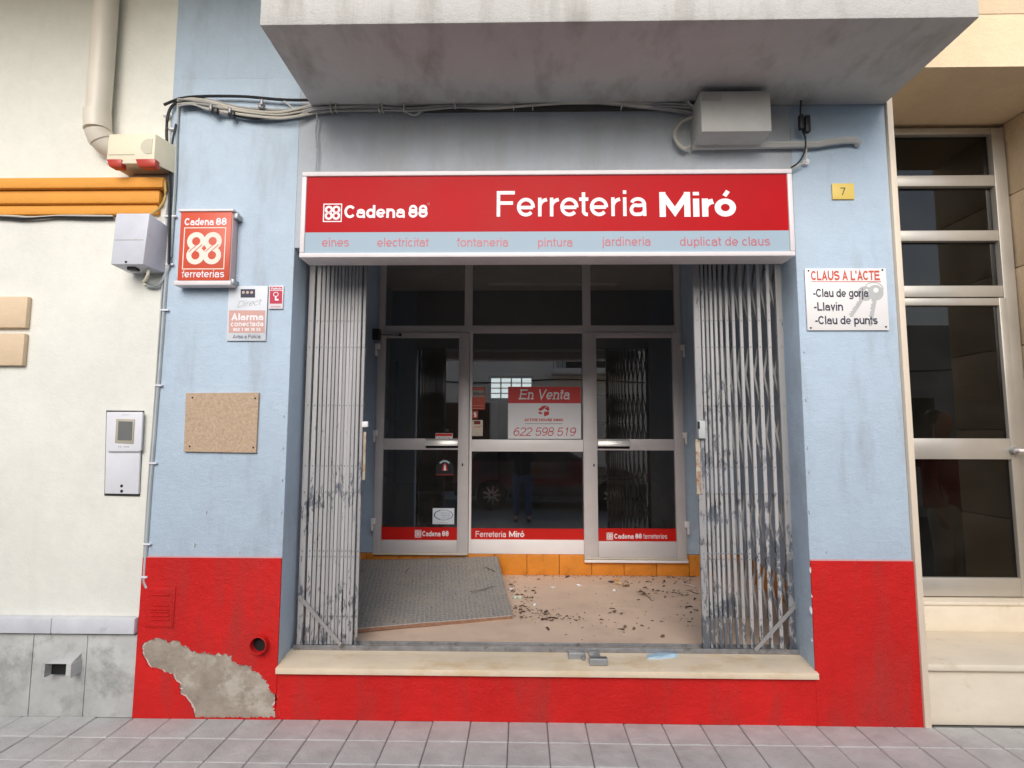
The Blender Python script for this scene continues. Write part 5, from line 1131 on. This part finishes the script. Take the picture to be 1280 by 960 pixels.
# face mask left on the sill
c_ = G(838, 818, ZF); mk = thing('face_mask', 'folded pale blue paper mask lying on the sill against the track', 'mask', (c_.x, c_.y, ZF))
q = [G(x, y+3, ZF+.012) for x, y in ((808, 815.5), (830, 815), (848, 816), (846, 820), (826, 821.5), (809, 821.5))]
mbz = MB(); k = len(q); top_ = [Vector((v.x, v.y, ZF+.016+.008*math.sin(i*2.1)**2)) for i, v in enumerate(q)]
ctr = Vector((c_.x, sum(v.y for v in q)/k, ZF+.030)); mbz.add(q+top_+[ctr], [(i, (i+1) % k, (i+1) % k+k, i+k) for i in range(k)]+[(i+k, (i+1) % k+k, 2*k) for i in range(k)]); mbz.build('mask_sheet', mat('mask_blue', (.45, .62, .74), .7, var=.12, scale=40), mk)
for k, (x0, y0_, x1, y1_) in enumerate(((710.5, 811, 732, 822.5), (737, 817, 760, 829))):
    a, b_ = G(x0, y1_+3, ZF+.008), G(x1, y1_+3, ZF+.008); hgt = (.05, .04)[k]
    t_ = thing('gate_lock', ('grey steel lock block on the sill in front of the track, with a round bolt', 'second grey steel lock block on the sill, right of the one with the bolt')[k], 'lock', a)
    box('block', GALV, t_, a.x, b_.x, a.y, a.y+.045, ZF+.006, ZF+.012+hgt*.75, .006)
    if k == 0: MB().lathe([(0, -.012), (.012, -.012), (.013, 0)], b_.x-.012, a.y-.0005, ZF+.024, 16).build('bolt', STEEL, t_, smooth=True)
    else: box('neck', GALV, t_, a.x+.008, b_.x-.03, a.y+.0455, YG-.045, ZF+.012, ZF+.034, .004); box('slot', DARK, t_, a.x+.004, b_.x-.004, a.y+.02, a.y+.03, ZF+hgt*.75+.008, ZF+.0126+hgt*.75)

# ================================================================== ACROSS THE STREET (seen in the glass only)
oh = thing('opposite_house', 'beige house front with balcony across the street, mirrored in the shop glass', 'building', (0, -5.2, 0))
OW = stucco('opposite_render', (.84, .78, .70), (.62, .56, .50), bump=.3)
YO = -5.2
box('wall', OW, oh, -14, 14, YO-.3, YO, 0, 4.0); 
for xw in (-6.5, 4.0, 8.0): box('window', mat('dark_window', (.03, .03, .035), .1), oh, xw, xw+1.1, YO+.001, YO+.02, .9, 2.3); box('window_frame', mat('brown_timber', (.10, .05, .03), .5), oh, xw-.06, xw+1.16, YO, YO+.0008, .84, 2.36)
dd = box('garage_door', MATS['brown_timber'], oh, -3.2, -.9, YO+.001, YO+.03, 0, 2.4); box('door', MATS['brown_timber'], oh, 5.6, 6.5, YO+.001, YO+.03, 0, 2.3)
for xw in (-5.5, .9, 5.2):
    box('balcony_door', MATS['dark_window'], oh, xw+.3, xw+1.4, YO+.001, YO+.02, 3.35, 3.98); box('shutter', mat('pale_shutter', (.55, .54, .50), .6), oh, xw+.02, xw+.28, YO+.001, YO+.03, 3.35, 3.98)
    box('balcony_slab', OW, oh, xw-.1, xw+2.0, YO+.001, YO+.55, 3.15, 3.3, .01)
    rl = MB(); rl.box(xw-.1, xw+2.0, YO+.51, YO+.54, 4.2, 4.24)
    for i in range(18): rl.box(xw-.08+i*.121, xw-.064+i*.121, YO+.52, YO+.535, 3.3, 4.2)
    rl.build('railing', DARK, oh, kind='stuff')
MB().tube(smoothpath([Vector((x_, YO+.03, 3.0+.05*math.sin(x_*1.3))) for x_ in range(-13, 14)], 3), .02, 6).build('wall_cable', CABB, oh)
MB().tube([(-1.6, YO+.06, 0), (-1.6, YO+.06, 4.0)], .045, 10).build('drainpipe', CABG, oh, smooth=True)
# parked car
car = thing('parked_car', 'dark hatchback car parked across the street, mirrored in the shop glass', 'car', (.65, -2.9, -.1))
CP = mat('dark_blue_car_paint', (.015, .02, .035), .18, var=.02, coat=1.0, spec=.6); cz0 = -.1
prof = [(-1.45, .32), (-1.50, .62), (-1.42, .92), (-1.25, 1.02), (-.95, 1.38), (-.4, 1.46), (.5, 1.44), (.95, 1.28), (1.45, .98), (2.2, .86), (2.62, .70), (2.68, .45), (2.6, .28)]
def wheelgap(cx, r): return [(cx+r*math.cos(R(a)), .30+r*math.sin(R(a))) for a in range(0, 181, 20)]
low = wheelgap(1.92, .36)+wheelgap(-.66, .36)
body = [(p[0], p[1]+cz0) for p in prof]+[(p[0], max(p[1], .22)+cz0) for p in low]
bm_ = MB().prism(body[::-1], -3.65, -2.0); bo = bm_.build('body', CP, car, bevel=.09, seg=3)
MB().prism([(p[0], p[1]+cz0) for p in ((-1.12, 1.06), (-.88, 1.33), (-.38, 1.40), (.46, 1.38), (.9, 1.22), (1.22, 1.04))], -2.003, -1.985).build('side_window', MATS['dark_window'], car)
MB().hexa([(.98, -3.5, 1.24+cz0), (.98, -2.15, 1.24+cz0), (1.46, -2.15, .99+cz0), (1.46, -3.5, .99+cz0)], [(1.0, -3.5, 1.27+cz0), (1.0, -2.15, 1.27+cz0), (1.48, -2.15, 1.02+cz0), (1.48, -3.5, 1.02+cz0)]).build('windscreen', mat('windscreen_glass', (.10, .16, .22), .05, spec=.9), car)
box('headlight', mat('lamp_glass', (.6, .62, .65), .1), car, 2.35, 2.64, -2.06, -1.995, .55+cz0, .70+cz0, .02); box('door_handle', CP, car, .0, .2, -2.0, -1.975, .86+cz0, .90+cz0, .008); box('bumper', BLACKP, car, 2.3, 2.66, -3.5, -2.1, .2+cz0, .34+cz0, .03)
for cxw in (-.66, 1.92):
    for yw in (-2.0, -3.62):
        s_ = 1 if yw == -2.0 else -1
        w_ = MB().lathe([(.20, .0*s_), (.30, .01*s_), (.325, -.04*s_), (.325, -.16*s_), (.28, -.2*s_)], cxw, yw, .325+cz0, 28).build('wheel', mat('tyre_rubber', (.02, .02, .02), .8), car, smooth=True)
        MB().lathe([(.0, -.02*s_), (.05, -.01*s_), (.06, -.05*s_), (.19, -.06*s_), (.21, .0)], cxw, yw, .325+cz0, 24).build('rim', mat('rim_well', (.08, .08, .085), .4, metal=.5), w_, smooth=True)
        sp_ = MB()
        for k in range(9):
            a = 2*PI*k/9; u, v = math.cos(a), math.sin(a); sp_.hexa([(cxw+u*.04-v*.022, yw-.012*s_, .325+cz0+v*.04+u*.022), (cxw+u*.04+v*.022, yw-.012*s_, .325+cz0+v*.04-u*.022), (cxw+u*.2+v*.012, yw-.012*s_, .325+cz0+v*.2-u*.012), (cxw+u*.2-v*.012, yw-.012*s_, .325+cz0+v*.2+u*.012)],
                                                               [(cxw+u*.04-v*.022, yw+.004*s_, .325+cz0+v*.04+u*.022), (cxw+u*.04+v*.022, yw+.004*s_, .325+cz0+v*.04-u*.022), (cxw+u*.2+v*.012, yw+.002*s_, .325+cz0+v*.2-u*.012), (cxw+u*.2-v*.012, yw+.002*s_, .325+cz0+v*.2+u*.012)])
        sp_.build('spokes', mat('rim_silver', (.55, .56, .58), .25, metal=.8), w_)

# ---- two people standing in the street, mirrored in the glass
SKIN = mat('skin', (.48, .29, .21), .5, var=.05); HAIR = mat('dark_hair', (.02, .015, .012), .5)
def skin_mesh(name, m, par, joints, edges, loc, rot, sub=2):
    me = bpy.data.meshes.new(name); ca, sa = math.cos(rot), math.sin(rot)
    me.from_pydata([(loc[0]+p[0]*ca-p[1]*sa, loc[1]+p[0]*sa+p[1]*ca, loc[2]+p[2]) for p in joints], edges, []); me.materials.append(m)
    o = bpy.data.objects.new(name, me); C.objects.link(o); o.parent = par; o.matrix_parent_inverse = PIN(par)
    sk = o.modifiers.new('skin', 'SKIN'); sk.use_smooth_shade = True
    if not me.skin_vertices: me.skin_vertices.new()
    for v, p in zip(me.skin_vertices[0].data, joints): v.radius = p[3]
    me.skin_vertices[0].data[0].use_root = True
    s_ = o.modifiers.new('subdivision', 'SUBSURF'); s_.levels = s_.render_levels = sub
    return o
def person(label, loc, rot, top_m, leg_m, phone):
    t_ = thing('person', label, 'person', loc)
    # x right, y front(-), z up ; radii pairs
    J = [(0, 0, .95, (.15, .11)), (0, 0, 1.18, (.13, .10)), (0, .0, 1.38, (.15, .10)), (0, .0, 1.46, (.07, .07)), (0, -.01, 1.53, (.052, .055)), (0, -.015, 1.60, (.075, .088)), (0, -.01, 1.68, (.074, .09)), (0, -.0, 1.73, (.045, .055)),
         (.10, 0, .88, (.085, .09)), (.11, -.01, .50, (.055, .058)), (.12, .02, .10, (.038, .042)), (.125, -.05, .05, (.042, .035)), (.13, -.16, .035, (.035, .025)),
         (-.10, 0, .88, (.085, .09)), (-.11, -.01, .50, (.055, .058)), (-.12, .02, .10, (.038, .042)), (-.125, -.05, .05, (.042, .035)), (-.13, -.16, .035, (.035, .025)),
         (.18, 0, 1.40, (.055, .055)), (-.18, 0, 1.40, (.055, .055)), (0, -.105, 1.60, (.014, .02))]
    if phone: arms = [(.24, -.12, 1.18, (.042, .042)), (.10, -.34, 1.40, (.028, .028)), (.07, -.40, 1.44, (.024, .032)), (-.24, -.12, 1.18, (.042, .042)), (-.10, -.34, 1.40, (.028, .028)), (-.07, -.40, 1.44, (.024, .032))]
    else: arms = [(.24, .02, 1.12, (.042, .042)), (.25, -.04, .88, (.028, .028)), (.25, -.06, .80, (.022, .034)), (-.24, .02, 1.12, (.042, .042)), (-.22, -.12, .95, (.028, .028)), (-.18, -.17, .92, (.022, .034))]
    J += arms
    E = [(0, 1), (1, 2), (2, 3), (3, 4), (4, 5), (5, 6), (6, 7), (0, 8), (8, 9), (9, 10), (10, 11), (11, 12), (0, 13), (13, 14), (14, 15), (15, 16), (16, 17), (2, 18), (2, 19), (5, 20), (18, 21), (21, 22), (22, 23), (19, 24), (24, 25), (25, 26)]
    fi = len(J)
    for hnd, sgn in ((23, 1), (26, -1)):
        hx, hy, hz, _ = J[hnd]; dirv = Vector((hx, hy, hz))-Vector(J[hnd-1][:3]); dirv.normalize()
        for k in range(5):
            off = Vector((0, 0, (.024-.013*k)))if phone else Vector((0, (.024-.013*k), 0))
            ln = (.05, .062, .066, .06, .045)[k] if k else .045
            a = Vector((hx, hy, hz))+off+dirv*.02; b_ = a+dirv*ln*.6+Vector((-sgn*.012, 0, 0)); c_ = a+dirv*ln+Vector((-sgn*.030, .0, 0))
            J += [(*a, (.009, .009)), (*b_, (.008, .008)), (*c_, (.007, .007))]; E += [(hnd, fi), (fi, fi+1), (fi+1, fi+2)]; fi += 3
    skin_mesh('body', SKIN, t_, J, E, loc, rot, 1)
    g = lambda r, k=.018: (r[0]+k, r[1]+k)
    JJ = [(0, 0, .82, (.19, .15)), (0, 0, .95, (.18, .14)), (0, 0, 1.18, (.17, .13)), (0, 0, 1.38, (.17, .125)), (0, 0, 1.45, (.085, .085)), (.19, 0, 1.39, (.075, .07)), (-.19, 0, 1.39, (.075, .07)),
          (*arms[0][:3], (.06, .06)), (*arms[1][:3], (.042, .042)), (*arms[3][:3], (.06, .06)), (*arms[4][:3], (.042, .042))]
    skin_mesh('jacket', top_m, t_, JJ, [(0, 1), (1, 2), (2, 3), (3, 4), (3, 5), (3, 6), (5, 7), (7, 8), (6, 9), (9, 10)], loc, rot)
    JT = [(0, 0, .96, (.16, .12)), (0, 0, .88, (.15, .12)), (.10, 0, .80, (.10, .105)), (.11, -.01, .50, (.075, .08)), (.12, .02, .09, (.062, .066)), (-.10, 0, .80, (.10, .105)), (-.11, -.01, .50, (.075, .08)), (-.12, .02, .09, (.062, .066))]
    skin_mesh('trousers', leg_m, t_, JT, [(0, 1), (1, 2), (2, 3), (3, 4), (1, 5), (5, 6), (6, 7)], loc, rot)
    for s_ in (1, -1): skin_mesh('shoe', BLACKP, t_, [(.12*s_, .05, .05, (.05, .045)), (.125*s_, -.06, .045, (.05, .04)), (.13*s_, -.17, .035, (.042, .028))], [(0, 1), (1, 2)], loc, rot, 1)
    skin_mesh('hair', HAIR, t_, [(0, .045, 1.60, (.075, .06)), (0, .03, 1.68, (.085, .085)), (0, .01, 1.745, (.06, .07))], [(0, 1), (1, 2)], loc, rot)
    return t_
ph = person('person in a dark jacket and blue trousers photographing the shop, mirrored in the centre pane', (.0, -.47, -.1+.0), PI, mat('navy_jacket', (.02, .025, .04), .8), mat('blue_denim', (.05, .09, .20), .8), True)
pn = thing('phone', 'dark phone held up by the photographing person', 'phone', (0, -.07, 1.33)); box('case', BLACKP, pn, -.08, .08, -.055, -.045, 1.30, 1.38, .004); box('screen', mat('phone_screen', (.03, .03, .04), .1), pn, -.075, .075, -.0563, -.0552, 1.305, 1.375)
person('person in dark red top and pale trousers, mirrored in the entrance door', (3.72, 2.33, 0), PI*.8, mat('dark_red_top', (.30, .03, .035), .8), mat('pale_trousers', (.50, .48, .44), .8), False)
